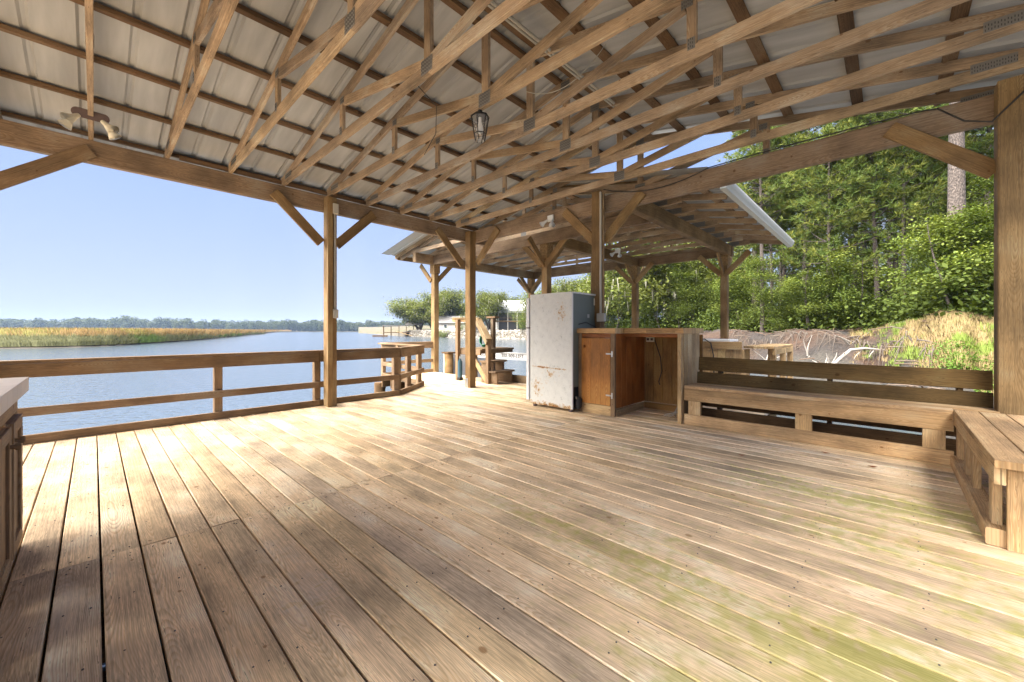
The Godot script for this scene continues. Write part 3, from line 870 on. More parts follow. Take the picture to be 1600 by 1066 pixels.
func fittings() -> void:
	var f := thing("floodlight", "brown double floodlight with cream lamp heads on the truss", "light fixture", Vector3(-5.5, 3.2, 0))
	var pg := Geo.new()
	var ring := []
	for k in 24:
		var an := TAU * k / 24
		ring.append(Vector3(0, sin(an) * 0.04, (0.085 if cos(an) > 0 else -0.085) + cos(an) * 0.04))
	for k in 24:
		var a: Vector3 = ring[k]
		var b: Vector3 = ring[(k + 1) % 24]
		var q := Vector3(0.03, 0, 0)
		pg.quad(a, b, b + q, a + q, Vector3(0, a.y, a.z - signf(a.z) * 0.085).normalized(), Color.WHITE)
		pg.tri(Vector3(0.03, 0, 0), a + q, b + q, Color.WHITE, Vector3(1, 0, 0))
		pg.tri(Vector3.ZERO, a, b, Color.WHITE, Vector3(-1, 0, 0))
	put(f, "back_plate", pg.mesh(), M.brown_metal, Transform3D(Basis(Vector3(0, 0, 1), -0.5), Vector3(-5.42, 3.13, 0.02)))
	for s in [-1.0, 1.0]:
		for k in 2:
			bulb_head(f, Vector3(-5.37 + k * 0.03, 3.08 - k * 0.035, 0.02 + s * (0.075 + k * 0.02)), Vector3(0.5 - k * 0.5, -0.75, s * (0.7 - 0.2 * k)), M.cream)
	for q in [[Vector3(-4.02, 2.92, -5.12), "white floodlight pair mounted on the end beam", "end"], [Vector3(-4.6, 2.95, -8.4), "white floodlight pair under the boathouse trusses", "far"]]:
		var w := thing("floodlight", q[1], "light fixture", q[0])
		block(w, "back_plate", q[0] + Vector3(0, 0.03, -0.03), Vector3(0.12, 0.1, 0.03), M.white)
		bulb_head(w, q[0] + Vector3(-0.05, 0, 0), Vector3(-0.5, -0.6, 0.6), M.white)
		bulb_head(w, q[0] + Vector3(0.05, -0.02, 0), Vector3(0.4, -0.8, 0.5), M.white)
	# hanging lantern
	var c := Vector3(-2.70, 3.1, -2.42)
	var l := thing("lantern", "black six-sided glass lantern hanging from a truss", "lantern", c)
	var lg := Geo.new()
	lg.tube([Vector3(0, 0.02, 0), Vector3(0, -0.012, 0), Vector3(0, -0.02, 0), Vector3(0, -0.04, 0), Vector3(0, -0.052, 0)], [0.02, 0.025, 0.05, 0.088, 0.086], 6)
	put(l, "cap", lg.mesh(), M.black, Transform3D(Basis(), c))
	var gg := Geo.new()
	gg.tube([Vector3(0, -0.052, 0), Vector3(0, -0.2, 0), Vector3(0, -0.265, 0)], [0.076, 0.052, 0.04], 6, Color.WHITE, false)
	put(l, "glass", gg.mesh(), M.glass, Transform3D(Basis(), c))
	for k in 6:
		# frame bars run along the six edges of the glass
		var s0 := Vector3(0.31, 0.9, 0.2).cross(Vector3.DOWN).normalized()
		var t0 := Vector3.DOWN.cross(s0)
		var an := TAU * k / 6
		var nn := s0 * cos(an) + t0 * sin(an)
		pipe(l, "frame_bar", [c + nn * 0.079 + Vector3(0, -0.05, 0), c + nn * 0.055 + Vector3(0, -0.2, 0), c + nn * 0.042 + Vector3(0, -0.265, 0)], 0.0045, M.black, 6)
		var n2 := s0 * cos(an + TAU / 6) + t0 * sin(an + TAU / 6)
		pipe(l, "frame_bar", [c + nn * 0.055 + Vector3(0, -0.2, 0), c + n2 * 0.055 + Vector3(0, -0.2, 0)], 0.004, M.black, 6)
	var bg := Geo.new()
	bg.tube([Vector3(0, -0.05, 0), Vector3(0, -0.1, 0), Vector3(0, -0.125, 0), Vector3(0, -0.16, 0), Vector3(0, -0.19, 0), Vector3(0, -0.2, 0)], [0.014, 0.014, 0.024, 0.032, 0.022, 0.006], 14)
	put(l, "bulb", bg.mesh(), M.white, Transform3D(Basis(), c))
	# conduits and boxes
	var c1 := thing("conduit", "grey electrical conduit with switch box on the railing post", "conduit", Vector3(-5.92, 1.2, -2.44))
	pipe(c1, "pipe", [Vector3(-5.913, 1.4, -2.442), Vector3(-5.913, 2.87, -2.442)], 0.013, M.pvc, 10)
	block(c1, "switch_box", Vector3(-5.902, 1.36, -2.445), Vector3(0.05, 0.13, 0.075), M.pvc)
	block(c1, "junction_box", Vector3(-5.902, 2.9, -2.445), Vector3(0.05, 0.15, 0.08), M.pvc)
	var c2 := thing("conduit", "grey conduit and outlet box on the post behind the bar", "conduit", Vector3(-3.0, 1.2, -5.02))
	pipe(c2, "pipe", [Vector3(-3.005, 1.3, -5.008), Vector3(-3.005, 3.1, -5.008)], 0.016, M.pvc, 10)
	pipe(c2, "pipe", [Vector3(-2.96, 0.9, -5.012), Vector3(-2.96, 3.1, -5.012)], 0.012, M.gray_wood, 10)
	block(c2, "outlet_box", Vector3(-2.985, 1.30, -4.995), Vector3(0.12, 0.12, 0.06), M.pvc)
	var c3 := thing("conduit", "long grey conduit running below the roof ridge", "conduit", Vector3(-2.5, 3.7, -2))
	pipe(c3, "pipe", [Vector3(-2.36, 3.80, 4.0), Vector3(-2.36, 3.80, -4.3)], 0.016, M.pvc, 10)
	pipe(c3, "pipe", [Vector3(-2.40, 3.80, 4.0), Vector3(-2.40, 3.80, -4.3)], 0.012, M.pvc, 10)
	var w1 := pipe(self, "cable", sag(Vector3(-2.95, 3.12, -5.0), Vector3(-1.6, 3.1, -5.165), 0.13) + sag(Vector3(-1.5, 3.1, -5.16), Vector3(0.2, 3.1, -5.16), -0.01) + [Vector3(0.3, 3.02, -5.0), Vector3(0.45, 2.85, -4.97), Vector3(0.6, 2.8, -5.0), Vector3(0.78, 3.0, -5.0), Vector3(0.95, 3.3, -5.0)], 0.007, M.cable)
	meta(w1, "black cable running along the end beam to the corner post", "cable")
	var w2 := pipe(self, "cable", sag(Vector3(-2.3, 3.2, -2.6), Vector3(-1.75, 3.55, -3.0), 0.16, 12), 0.003, M.pvc)
	meta(w2, "thin grey wire drooping between the trusses by the lantern", "cable")
	var w3 := pipe(self, "cable", [Vector3(-3.3, 3.5, -2.1), Vector3(-3.2, 3.3, -2.3), Vector3(-3.35, 3.12, -2.4), Vector3(-3.6, 2.99, -2.43)], 0.004, M.cable)
	meta(w3, "thin dark wire hanging down from the purlins near the lantern", "cable")

# ------------------------------------------------------------------ boathouse and slip
func boathouse() -> void:
	var b := thing("boathouse", "open timber boathouse roof on posts beyond the pavilion", "boathouse", Vector3(-5.7, 0, -8))
	for q in [[-8.93, -6.37], [-8.93, -10.36], [-5.12, -6.42], [-5.12, -10.36], [-2.85, -10.36]]:
		beam(b, "post", Vector3(q[0], -2.2, q[1]), Vector3(q[0], 2.9, q[1]), 0.15, 0.15, M.post)
		block(b, "post_cap", Vector3(q[0], 2.78, q[1]), Vector3(0.2, 0.24, 0.2), M.post)
		for s in [-1.0, 1.0]:
			if q[1] > -7 and s > 0 and q[0] < -8:
				continue
			beam(b, "knee_brace", Vector3(q[0], 2.45, q[1] + s * 0.06), Vector3(q[0], 2.93, q[1] + s * 0.55), 0.038, 0.12, M.post)
			beam(b, "knee_brace", Vector3(q[0] + s * 0.06, 2.45, q[1] + 0.09), Vector3(q[0] + s * 0.55, 2.93, q[1] + 0.09), 0.038, 0.12, M.post)
	for q in [[-8.93, -5.72], [-5.12, -6.3], [-2.78, -5.45]]:
		beam(b, "side_beam", Vector3(q[0], 3.015, q[1]), Vector3(q[0], 3.015, -10.6), 0.13, 0.235, M.beam if q[0] < -8 else M.post)
	beam(b, "cross_beam", Vector3(-9.0, 3.0, -6.3), Vector3(-2.86, 3.0, -6.3), 0.075, 0.23, M.beam)
	beam(b, "cross_beam", Vector3(-9.0, 3.0, -10.45), Vector3(-2.7, 3.0, -10.45), 0.075, 0.23, M.beam)
	for k in 9:
		truss(b, -5.78 - k * 0.6, -8.93, -2.47, -5.7, 3.134, 0.2, 0.75, false, M.truss)
		for f in [1.0]:
			gang_plate(b, Vector3(-2.75, 3.19, -5.78 - k * 0.6 + 0.021), 0.32, 0.09, f)
	gable_roof(b, -8.93, -2.47, -5.7, 3.214, 0.2, 0.84, -10.7, -5.68, M.zinc, M.truss, [0.1, 0.7, 1.3, 1.9, 2.5, 3.1, 3.7])
	for s in [-1.0, 1.0]:
		beam(b, "rake_board", Vector3(-5.7, 3.93, -5.655), Vector3(-5.7 + s * 4.05, 3.12, -5.655), 0.022, 0.14, M.gray_wood)
		beam(b, "eave_board", Vector3(-5.7 + s * 4.04, 3.1, -5.7), Vector3(-5.7 + s * 4.04, 3.1, -10.7), 0.022, 0.12, M.gray_wood)
	var g := thing("rain_gutter", "white rain gutter along the boathouse eave", "gutter", Vector3(-1.58, 3.05, -5.7))
	var gg := Geo.new()
	var pr := [Vector2(0, 0.06), Vector2(0, -0.06), Vector2(0.075, -0.06), Vector2(0.085, -0.035), Vector2(0.105, -0.005), Vector2(0.118, 0.03), Vector2(0.118, 0.06), Vector2(0.105, 0.06)]
	for k in pr.size() - 1:
		var a: Vector2 = pr[k]
		var c: Vector2 = pr[k + 1]
		var d := (c - a).normalized()
		for s in [1.0, -1.0]:
			var of: Vector3 = Vector3(d.y, -d.x, 0) * 0.001 * s
			gg.quad(Vector3(a.x, a.y, 0) + of, Vector3(c.x, c.y, 0) + of, Vector3(c.x, c.y - 0.03, -4.9) + of, Vector3(a.x, a.y - 0.03, -4.9) + of, Vector3(d.y, -d.x, 0) * s, Color.WHITE)
	put(g, "trough", gg.mesh(), M.gutter, Transform3D(Basis(), Vector3(-1.64, 3.06, -5.75)))
	# toe board at the slip, steps and platform
	var t := meta(beam(self, "toe_board", Vector3(-5.98, 0.08, -6.27), Vector3(-3.0, 0.08, -6.27), 0.09, 0.15, M.gray_wood), "grey toe board along the deck edge at the boat slip", "board")
	t.name = "toe_board"
	var s := thing("boarding_steps", "wooden boarding steps with handrail and raised platform at the boat slip", "steps", Vector3(-6.5, 0, -6))
	for q in [[-7.06, -5.66, 1.36], [-6.09, -5.69, 0.92], [-6.58, -6.3, 1.40], [-7.15, -6.66, 0.66], [-7.2, -6.3, 0.66]]:
		beam(s, "post", Vector3(q[0], 0.0 if q[1] > -6.3 else -0.9, q[1]), Vector3(q[0], q[2], q[1]), 0.088, 0.088, M.rail)
	for k in 6:
		beam(s, "platform_board", Vector3(-7.22, 0.70, -5.83 - k * 0.17), Vector3(-6.36, 0.70, -5.83 - k * 0.17), 0.165, 0.036, M.gray_wood)
	for q in [[-7.2, -5.75], [-6.4, -5.75]]:
		beam(s, "platform_joist", Vector3(q[0], 0.648, q[1]), Vector3(q[0], 0.648, -6.74), 0.038, 0.066, M.rail)
	beam(s, "platform_joist", Vector3(-7.2, 0.64, -5.72), Vector3(-6.36, 0.64, -5.72), 0.038, 0.12, M.rail)
	beam(s, "top_rail", Vector3(-7.2, 1.39, -5.66), Vector3(-6.75, 1.39, -6.02), 0.14, 0.038, M.pale_wood)
	beam(s, "top_rail", Vector3(-6.75, 1.42, -6.3), Vector3(-6.45, 1.42, -6.3), 0.14, 0.038, M.rail)
	beam(s, "top_rail", Vector3(-7.2, 1.36, -5.61), Vector3(-6.75, 1.36, -5.97), 0.034, 0.1, M.pale_wood)
	beam(s, "hand_rail", Vector3(-6.75, 1.38, -6.0), Vector3(-6.03, 0.93, -5.66), 0.12, 0.038, M.gray_wood)
	beam(s, "hand_rail", Vector3(-6.77, 1.30, -5.95), Vector3(-6.05, 0.85, -5.61), 0.034, 0.09, M.gray_wood)
	for q in [[-5.97, 0.255], [-6.2, 0.455]]:
		beam(s, "tread", Vector3(q[0], q[1], -5.66), Vector3(q[0], q[1], -6.24), 0.25, 0.038, M.rail)
	for z in [-5.74, -6.16]:
		beam(s, "riser_block", Vector3(-5.86, 0.12, z), Vector3(-6.34, 0.12, z), 0.038, 0.235, M.rail)
		beam(s, "riser_block", Vector3(-6.1, 0.335, z), Vector3(-6.34, 0.335, z), 0.038, 0.195, M.rail)
	beam(s, "stringer", Vector3(-6.14, 0.05, -5.7), Vector3(-6.7, 0.55, -5.78), 0.036, 0.12, M.pale_wood)
	var e := thing("gas_cylinder", "slim blue cylinder standing against the steps post", "cylinder", Vector3(-7.0, 0.0, -5.62))
	var eg := Geo.new()
	eg.tube([Vector3(0, 0, 0), Vector3(0, 0.02, 0), Vector3(0, 0.34, 0), Vector3(0, 0.4, 0), Vector3(0, 0.42, 0)], [0.045, 0.052, 0.052, 0.025, 0.018], 16)
	put(e, "body", eg.mesh(), M.blue, Transform3D(Basis(), Vector3(-6.985, 0.07, -5.66)))
	var vg := Geo.new()
	vg.tube([Vector3(0, 0.42, 0), Vector3(0, 0.47, 0)], [0.014, 0.016], 10)
	put(e, "valve", vg.mesh(), M.steel, Transform3D(Basis(), Vector3(-6.985, 0.07, -5.66)))
	block(e, "base", Vector3(-6.985, 0.035, -5.66), Vector3(0.1, 0.07, 0.1), M.black)
	var h := thing("garden_hose", "green garden hose coiled over the platform post", "hose", Vector3(-6.75, 0.72, -6.2))
	for k in 5:
		var pts := []
		for q in 21:
			var an := TAU * q / 20
			pts.append(Vector3(-6.72 + cos(an) * (0.07 + 0.008 * k) + 0.012 * k, 0.93 + sin(an) * (0.19 - 0.012 * k), -6.14 + 0.018 * k + 0.02 * sin(an * 2)))
		pipe(h, "loop", pts, 0.011, M.hose, 8)
	var lf := thing("boat_lift_beam", "pale boat lift crossbeam with black phone number lettering", "boat lift", Vector3(-7, 0.4, -7.55))
	var lg := Geo.new()
	lg.box(Vector3(0, 0, 0), Vector3(3.3, 0.17, 0.012))
	lg.box(Vector3(0, 0.085, 0), Vector3(3.3, 0.014, 0.11))
	lg.box(Vector3(0, -0.085, 0), Vector3(3.3, 0.014, 0.11))
	put(lf, "girder", lg.mesh(), M.aluminium, Transform3D(Basis(), Vector3(-7.0, 0.45, -7.55)))
	var font := SystemFont.new()
	font.font_names = PackedStringArray(["Droid Sans"])
	font.font_weight = 700
	for q in [["GOLDEN", -8.12], ["888-909-LIFT", -7.16]]:
		var tm := TextMesh.new()
		tm.text = q[0]
		tm.font = font
		tm.font_size = 64
		tm.pixel_size = 0.0021
		tm.depth = 0.002
		put(lf, "lettering", tm, M.ink, Transform3D(Basis(), Vector3(q[1], 0.447, -7.541)))
	for q in [[-5.55, 0.66, "brown timber piling behind the lift beam", M.rail], [-8.62, 0.5, "tan timber piling beside the white lift panel", M.post]]:
		var pl := thing("piling", q[2], "piling", Vector3(q[0], 0, -7.8))
		var tg := Geo.new()
		tg.tube([Vector3(0, -2.5, 0), Vector3(0, q[1] - 0.02, 0), Vector3(0, q[1], 0)], [0.13, 0.12, 0.1], 14)
		put(pl, "shaft", tg.mesh(), q[3], Transform3D(Basis(), Vector3(q[0], 0, -7.75 if q[0] > -7 else -6.6)))
		block(pl, "cap", Vector3(q[0], q[1] + 0.02, -7.75 if q[0] > -7 else -6.6), Vector3(0.28, 0.04, 0.28), M.dark)
	var wp := thing("lift_panel", "white boat lift side panel standing in the slip", "panel", Vector3(-8.7, 0.2, -7.4))
	block(wp, "sheet", Vector3(-8.78, 0.05, -7.3), Vector3(0.05, 0.9, 1.5), M.white)
	block(wp, "edge", Vector3(-8.78, 0.51, -7.3), Vector3(0.07, 0.03, 1.5), M.steel)
	pipe(wp, "lift_cable", [Vector3(-8.6, 0.47, -6.62), Vector3(-8.58, 0.44, -6.78), Vector3(-8.62, 0.1, -6.86), Vector3(-8.63, -0.3, -6.88)], 0.008, M.cable)
	# plank box and frame on the walkway behind the bench
	var pb := thing("plank_box", "pale vertical plank box with white lid behind the bench", "box", Vector3(-2.1, 0, -7.3))
	for k in 6:
		beam(pb, "board", Vector3(-2.4 + k * 0.118, -0.1, -7.28), Vector3(-2.4 + k * 0.118, 0.8, -7.28), 0.114, 0.022, M.pale_wood, Vector3(0, 0, 1))
	beam(pb, "top_board", Vector3(-2.46, 0.865, -7.262), Vector3(-1.74, 0.865, -7.262), 0.03, 0.125, M.pale_wood)
	for k in 4:
		beam(pb, "side_board", Vector3(-1.75, -0.1, -7.36 - k * 0.118), Vector3(-1.75, 0.8, -7.36 - k * 0.118), 0.022, 0.114, M.pale_wood, Vector3(0, 0, 1))
	block(pb, "lid", Vector3(-2.2, 0.945, -7.52), Vector3(0.56, 0.04, 0.5), M.white)
	pipe(pb, "hose", [Vector3(-2.42, 0.95, -7.25), Vector3(-2.3, 0.97, -7.22), Vector3(-2.2, 0.9, -7.22), Vector3(-2.16, 0.7, -7.22), Vector3(-2.15, 0.4, -7.22)], 0.01, M.cable)
	var fr := thing("work_table", "open timber table frame beside the plank box", "table", Vector3(-1.5, 0, -8))
	for k in 3:
		beam(fr, "top_board", Vector3(-1.68 + k * 0.145, 0.84, -7.4), Vector3(-1.68 + k * 0.145, 0.84, -9.1), 0.14, 0.036, M.pale_wood)
	for q in [[-1.35, -7.5], [-1.35, -9.0], [-1.66, -9.0], [-1.35, -8.3]]:
		beam(fr, "leg", Vector3(q[0], -0.3, q[1]), Vector3(q[0], 0.82, q[1]), 0.085, 0.085, M.pale_wood)
	beam(fr, "apron", Vector3(-1.33, 0.77, -7.42), Vector3(-1.33, 0.77, -9.06), 0.034, 0.09, M.pale_wood)

# ------------------------------------------------------------------ landscape
const SHORE := [[560.0, 330.0], [605.0, 190.0], [635.0, 158.0], [700.0, 128.0], [760.0, 114.0], [830.0, 100.0], [900.0, 74.0], [960.0, 52.0], [1050.0, 37.0], [1130.0, 28.0], [1200.0, 24.0], [1300.0, 20.5], [1400.0, 16.5], [1480.0, 13.0], [1560.0, 11.0], [1700.0, 9.5], [2200.0, 8.0], [3600.0, 7.5]]
const MARSH := [[-1600.0, 42.0], [-300.0, 44.0], [0.0, 49.0], [60.0, 50.5], [120.0, 53.0], [170.0, 57.0], [210.0, 63.0], [250.0, 72.0], [290.0, 84.0], [330.0, 106.0], [370.0, 150.0], [410.0, 260.0], [455.0, 850.0]]

func along(tab: Array, x: float) -> float:
	for k in tab.size() - 1:
		if x < tab[k + 1][0]:
			return lerpf(tab[k][1], tab[k + 1][1], clampf((x - tab[k][0]) / (tab[k + 1][0] - tab[k][0]), 0, 1))
	return tab[tab.size() - 1][1]

var gn := FastNoiseLite.new()

func ground_y(px: float, d: float) -> float:
	var s := along(SHORE, px) + gn.get_noise_2d(px * 0.6, 3.0) * 1.6
	var e := d - s
	var far := clampf((900.0 - px) / 120.0, 0, 1)
	var foot := lerpf(-0.72, -1.2, far)
	if e < 0:
		return foot + e * 0.075 + gn.get_noise_2d(px * 2.0, d * 12.0) * 0.08
	var hump := clampf((px - 1360.0) / 110.0, 0, 1) * clampf((2300.0 - px) / 400.0, 0, 1)
	var top := lerpf(1.0, 1.6, hump)
	top = lerpf(-1.6, top, clampf((px - 572.0) / 70.0, 0, 1))
	var wd := lerpf(2.2, 4.0, hump)
	var t := clampf(e / wd, 0, 1)
	t = lerpf(pow(t, 0.55), t * t * (3 - 2 * t), 0.35)
	var p := dirpx(px, d)
	return foot + (top - foot) * t + (gn.get_noise_2d(p.x * 9.0, p.z * 9.0) * 0.35 + gn.get_noise_2d(p.x * 30.0, p.z * 30.0) * 0.14) * minf(1.0, 0.3 + e * 0.5) + maxf(0, e - 3) * 0.02

func terrain() -> void:
	gn.seed = 5
	gn.frequency = 0.02
	var water := Geo.new()
	var R := 2600.0
	water.quad(Vector3(-R, 0, -R), Vector3(R, 0, -R), Vector3(R, 0, R), Vector3(-R, 0, R), Vector3.UP, Color.WHITE)
	meta(put(self, "water", water.mesh(), M.water, Transform3D(Basis(), Vector3(0, WATER, 0))), "", "", "", "structure")
	# the wooded bank
	var g := Geo.new()
	var cols := 150
	var rows := 46
	for c in cols + 1:
		var t := float(c) / cols
		var px := 560.0 + 3000.0 * pow(t, 1.7)
		var s := along(SHORE, px)
		for r in rows + 1:
			var q := float(r) / rows
			var d := s - 7.0 + 14.0 * q / 0.62 if q < 0.62 else s + 7.0 + (s * 1.5 + 60.0) * pow((q - 0.62) / 0.38, 2.0)
			var y := ground_y(px, d)
			var p := dirpx(px, d, y)
			var e := d - s
			var nz := gn.get_noise_2d(p.x * 14.0, p.z * 14.0)
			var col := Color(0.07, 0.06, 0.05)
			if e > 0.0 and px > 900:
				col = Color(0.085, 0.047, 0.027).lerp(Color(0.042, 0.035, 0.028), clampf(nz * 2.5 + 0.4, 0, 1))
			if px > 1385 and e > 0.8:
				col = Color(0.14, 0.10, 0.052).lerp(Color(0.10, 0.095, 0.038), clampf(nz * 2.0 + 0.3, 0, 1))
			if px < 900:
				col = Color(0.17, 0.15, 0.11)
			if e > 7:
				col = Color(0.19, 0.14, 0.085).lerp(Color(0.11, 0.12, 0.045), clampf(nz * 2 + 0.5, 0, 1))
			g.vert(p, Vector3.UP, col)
	for c in cols:
		for r in rows:
			var a := c * (rows + 1) + r
			var b := a + rows + 1
			g.i.append_array(PackedInt32Array([a, b, a + 1, a + 1, b, b + 1]))
	smooth(g)
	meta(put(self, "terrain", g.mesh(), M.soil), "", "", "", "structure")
	# the marsh across the water
	var m := Geo.new()
	var mc := 80
	for c in mc + 1:
		var px := lerpf(-1500, 455, pow(float(c) / mc, 0.5))
		var s := along(MARSH, px)
		for r in 12:
			var e: float = [-3.0, 0.0, 1.2, 4.0, 9.0, 20.0, 45.0, 90.0, 180.0, 350.0, 600.0, 1000.0][r]
			var d := minf(s + e, 1100.0)
			var y := -1.6 if r == 0 else (-1.02 if r == 1 else (-0.7 if r == 2 else 0.0 + 0.18 * minf(e, 45.0) / 45.0))
			var p := dirpx(px, d, y + gn.get_noise_2d(px, e) * 0.1)
			var nz := gn.get_noise_2d(p.x * 1.2, p.z * 1.2)
			m.vert(p, Vector3.UP, Color(0.19, 0.125, 0.06).lerp(Color(0.19, 0.16, 0.065), clampf(nz * 2 + 0.4, 0, 1)) if r > 2 else Color(0.12, 0.1, 0.07))
	for c in mc:
		for r in 11:
			var a := c * 12 + r
			m.i.append_array(PackedInt32Array([a, a + 12, a + 1, a + 1, a + 12, a + 13]))
	smooth(m)
	meta(put(self, "marsh_land", m.mesh(), M.soil), "", "", "", "structure")
	var fl := Geo.new()
	for c in 60:
		var a0 := lerpf(-1500, 2200, c / 60.0)
		var a1 := lerpf(-1500, 2200, (c + 1) / 60.0)
		fl.quad(dirpx(a0, 800.0 / maxf(1.0, absf(a0 - 800) / 900.0), -0.9), dirpx(a1, 800.0 / maxf(1.0, absf(a1 - 800) / 900.0), -0.9), dirpx(a1, 2500, 2), dirpx(a0, 2500, 2), Vector3.UP, Color(0.25, 0.2, 0.1))
	meta(put(self, "far_shore_land", fl.mesh(), M.soil), "", "", "", "structure")

func smooth(g: Geo) -> void:
	var acc := PackedVector3Array()
	acc.resize(g.v.size())
	for k in range(0, g.i.size(), 3):
		var a := g.i[k]
		var b := g.i[k + 1]
		var c := g.i[k + 2]
		var f := (g.v[c] - g.v[a]).cross(g.v[b] - g.v[a])
		if f.y < 0:
			g.i[k + 1] = c
			g.i[k + 2] = b
			f = -f
		acc[a] += f; acc[b] += f; acc[c] += f
	for k in g.v.size():
		g.n[k] = acc[k].normalized() if acc[k].length() > 0 else Vector3.UP

# ------------------------------------------------------------------ plants
func leaf(g: Geo, p: Vector3, s: float, col: Color, lng := 1.0) -> void:
	var a := Vector3(rr(-1, 1), rr(-0.7, 0.5), rr(-1, 1)).normalized()
	var b := a.cross(Vector3(rr(-0.5, 0.5), 1, rr(-0.5, 0.5))).normalized()
	var nn := a.cross(b).normalized()
	if nn.y < 0: nn = -nn
	g.quad(p, p + a * s * 0.5 * lng + b * s * 0.36, p + a * s * lng, p + a * s * 0.5 * lng - b * s * 0.36, nn, col)

func needle_tuft(g: Geo, p: Vector3, d: Vector3, s: float, col: Color, cnt := 16) -> void:
	for k in cnt:
		var v := (d * 0.75 + Vector3(rr(-1, 1), rr(-0.8, 1), rr(-1, 1))).normalized()
		var w := v.cross(Vector3(rr(-1, 1), rr(-1, 1), rr(-1, 1))).normalized() * s * 0.055
		var c := col * rr(0.75, 1.25)
		c.a = 1
		g.tri(p - w, p + w, p + v * s * rr(0.75, 1.1), c, (v.cross(w) if v.cross(w).y > 0 else -v.cross(w)).normalized())

func limb(bark: Geo, a: Vector3, d: Vector3, l: float, r: float, bend: Vector3, n := 5) -> Array:
	var pts := [a]
	var rad := [r]
	var p := a
	for k in n:
		d = (d + bend / n + Vector3(rr(-1, 1), rr(-1, 1), rr(-1, 1)) * 0.16).normalized()
		p += d * l / n
		pts.append(p)
		rad.append(r * (1.0 - 0.8 * (k + 1.0) / n))
	bark.tube(pts, rad, 6, Color(1, 1, 1) * rr(0.85, 1.05), false)
	return pts

func pine_meshes(h: float, r: float, bare: float, dens: int, gold: float) -> Array:
	var bark := Geo.new()
	var cr := Geo.new()
	var pts := []
	var rad := []
	var lean := Vector3(rr(-0.03, 0.03), 1, rr(-0.03, 0.03))
	for k in 10:
		var t := k / 9.0
		pts.append(Vector3(lean.x * h * t + sin(t * 3 + r * 9) * 0.12, h * t - 0.3, lean.z * h * t))
		rad.append(r * (1.0 - 0.72 * t) * (1.25 if k == 0 else 1.0))
	bark.tube(pts, rad, 12, Color.WHITE, true, 1.0)
	for k in dens:
		var t := lerpf(bare, 0.99, pow((k + rr(0, 1)) / dens, 0.9))
		var o: Vector3 = pts[int(t * 9)].lerp(pts[mini(int(t * 9) + 1, 9)], fposmod(t * 9, 1.0))
		var an := rr(0, TAU)
		var l := h * 0.19 * (1.3 - t) * rr(0.55, 1.3) + 0.6
		var b := limb(bark, o, Vector3(cos(an), rr(-0.1, 0.35), sin(an)), l, 0.035 * (1.5 - t) + 0.01, Vector3(0, 0.4, 0))
		var nt := int(6 + l * 7)
		for q in nt:
			var s := rr(0.4, 1.0)
			var e := mini(int(s * 5), 4)
			var c: Vector3 = b[e].lerp(b[e + 1], fposmod(s * 5, 1.0)) + Vector3(rr(-1, 1), rr(-0.4, 0.6), rr(-1, 1)) * 0.28 * minf(l, 2.0)
			var col := Color(0.085, 0.125, 0.03).lerp(Color(0.19, 0.195, 0.04), clampf(rr(-0.4, 0.9) * gold, 0, 1))
			needle_tuft(cr, c, Vector3(cos(an), 0.5, sin(an)), rr(0.3, 0.5), col, 13)
	return [bark.mesh(), cr.mesh()]

func broad_meshes(h: float, wdt: float, r: float, stems: int, leaves: int, size: float, c0: Color, c1: Color, low: float, moss := 0) -> Array:
	var bark := Geo.new()
	var cr := Geo.new()
	var tips := []
	for s in stems:
		var an := rr(0, TAU)
		var tr := limb(bark, Vector3(rr(-0.1, 0.1) * stems * 0.3, -0.3, rr(-0.1, 0.1) * stems * 0.3), Vector3(cos(an) * 0.18 * minf(stems, 3), 1, sin(an) * 0.18 * minf(stems, 3)), h * 0.85, r, Vector3(0, 0.3, 0), 7)
		for k in 11:
			var t := rr(low, 1.0)
			var e := mini(int(t * 7), 6)
			var a: Vector3 = tr[e].lerp(tr[e + 1], fposmod(t * 7, 1.0))
			var n2 := rr(0, TAU)
			var l := wdt * 0.5 * rr(0.5, 1.05) * (1.15 - 0.45 * t)
			var b := limb(bark, a, Vector3(cos(n2), rr(0.05, 0.6), sin(n2)), l, r * 0.35 * (1.2 - t), Vector3(0, 0.1, 0))
			tips.append([b[2], l]); tips.append([b[3], l]); tips.append([b[4], l]); tips.append([b[5], l])
	var per := int(leaves / float(tips.size())) + 1
	for t in tips:
		var tone := rr(0.72, 1.2)
		var mixv := rr(0, 1)
		var sp: float = minf(t[1] * 0.42, wdt * 0.16) + 0.1
		for k in per:
			var o := Vector3(rng.randfn(0, 0.5), rng.randfn(0, 0.3), rng.randfn(0, 0.5)) * sp
			var col := c0.lerp(c1, clampf(mixv + rr(-0.25, 0.25), 0, 1)) * tone * rr(0.85, 1.15)
			col.a = 1
			leaf(cr, t[0] + o, size * rr(0.7, 1.2), col)
		for k in moss:
			var o := Vector3(rng.randfn(0, 0.5), rng.randfn(0, 0.2), rng.randfn(0, 0.5)) * sp
			var p: Vector3 = t[0] + o
			var w := Vector3(rr(-1, 1), 0, rr(-1, 1)).normalized() * size * 0.22
			cr.tri(p - w, p + w, p + Vector3(rr(-0.1, 0.1), -size * rr(1.2, 3.6), rr(-0.1, 0.1)), Color(0.14, 0.14, 0.105) * rr(0.8, 1.2), Vector3(-w.z, 0.2, w.x).normalized())
	return [bark.mesh(), cr.mesh()]

func plant(called: String, label: String, cat: String, ms: Array, leafm: Material, at: Vector3, yaw: float, sc: float, group: String, parts := ["trunk", "crown"]) -> Node3D:
	var t := thing(called, label, cat, at, group)
	put(t, parts[0], ms[0], M.bark, Transform3D(Basis(), at))
	put(t, parts[1], ms[1], leafm, Transform3D(Basis(), at))
	t.rotation.y = yaw
	t.scale = Vector3.ONE * sc
	return t

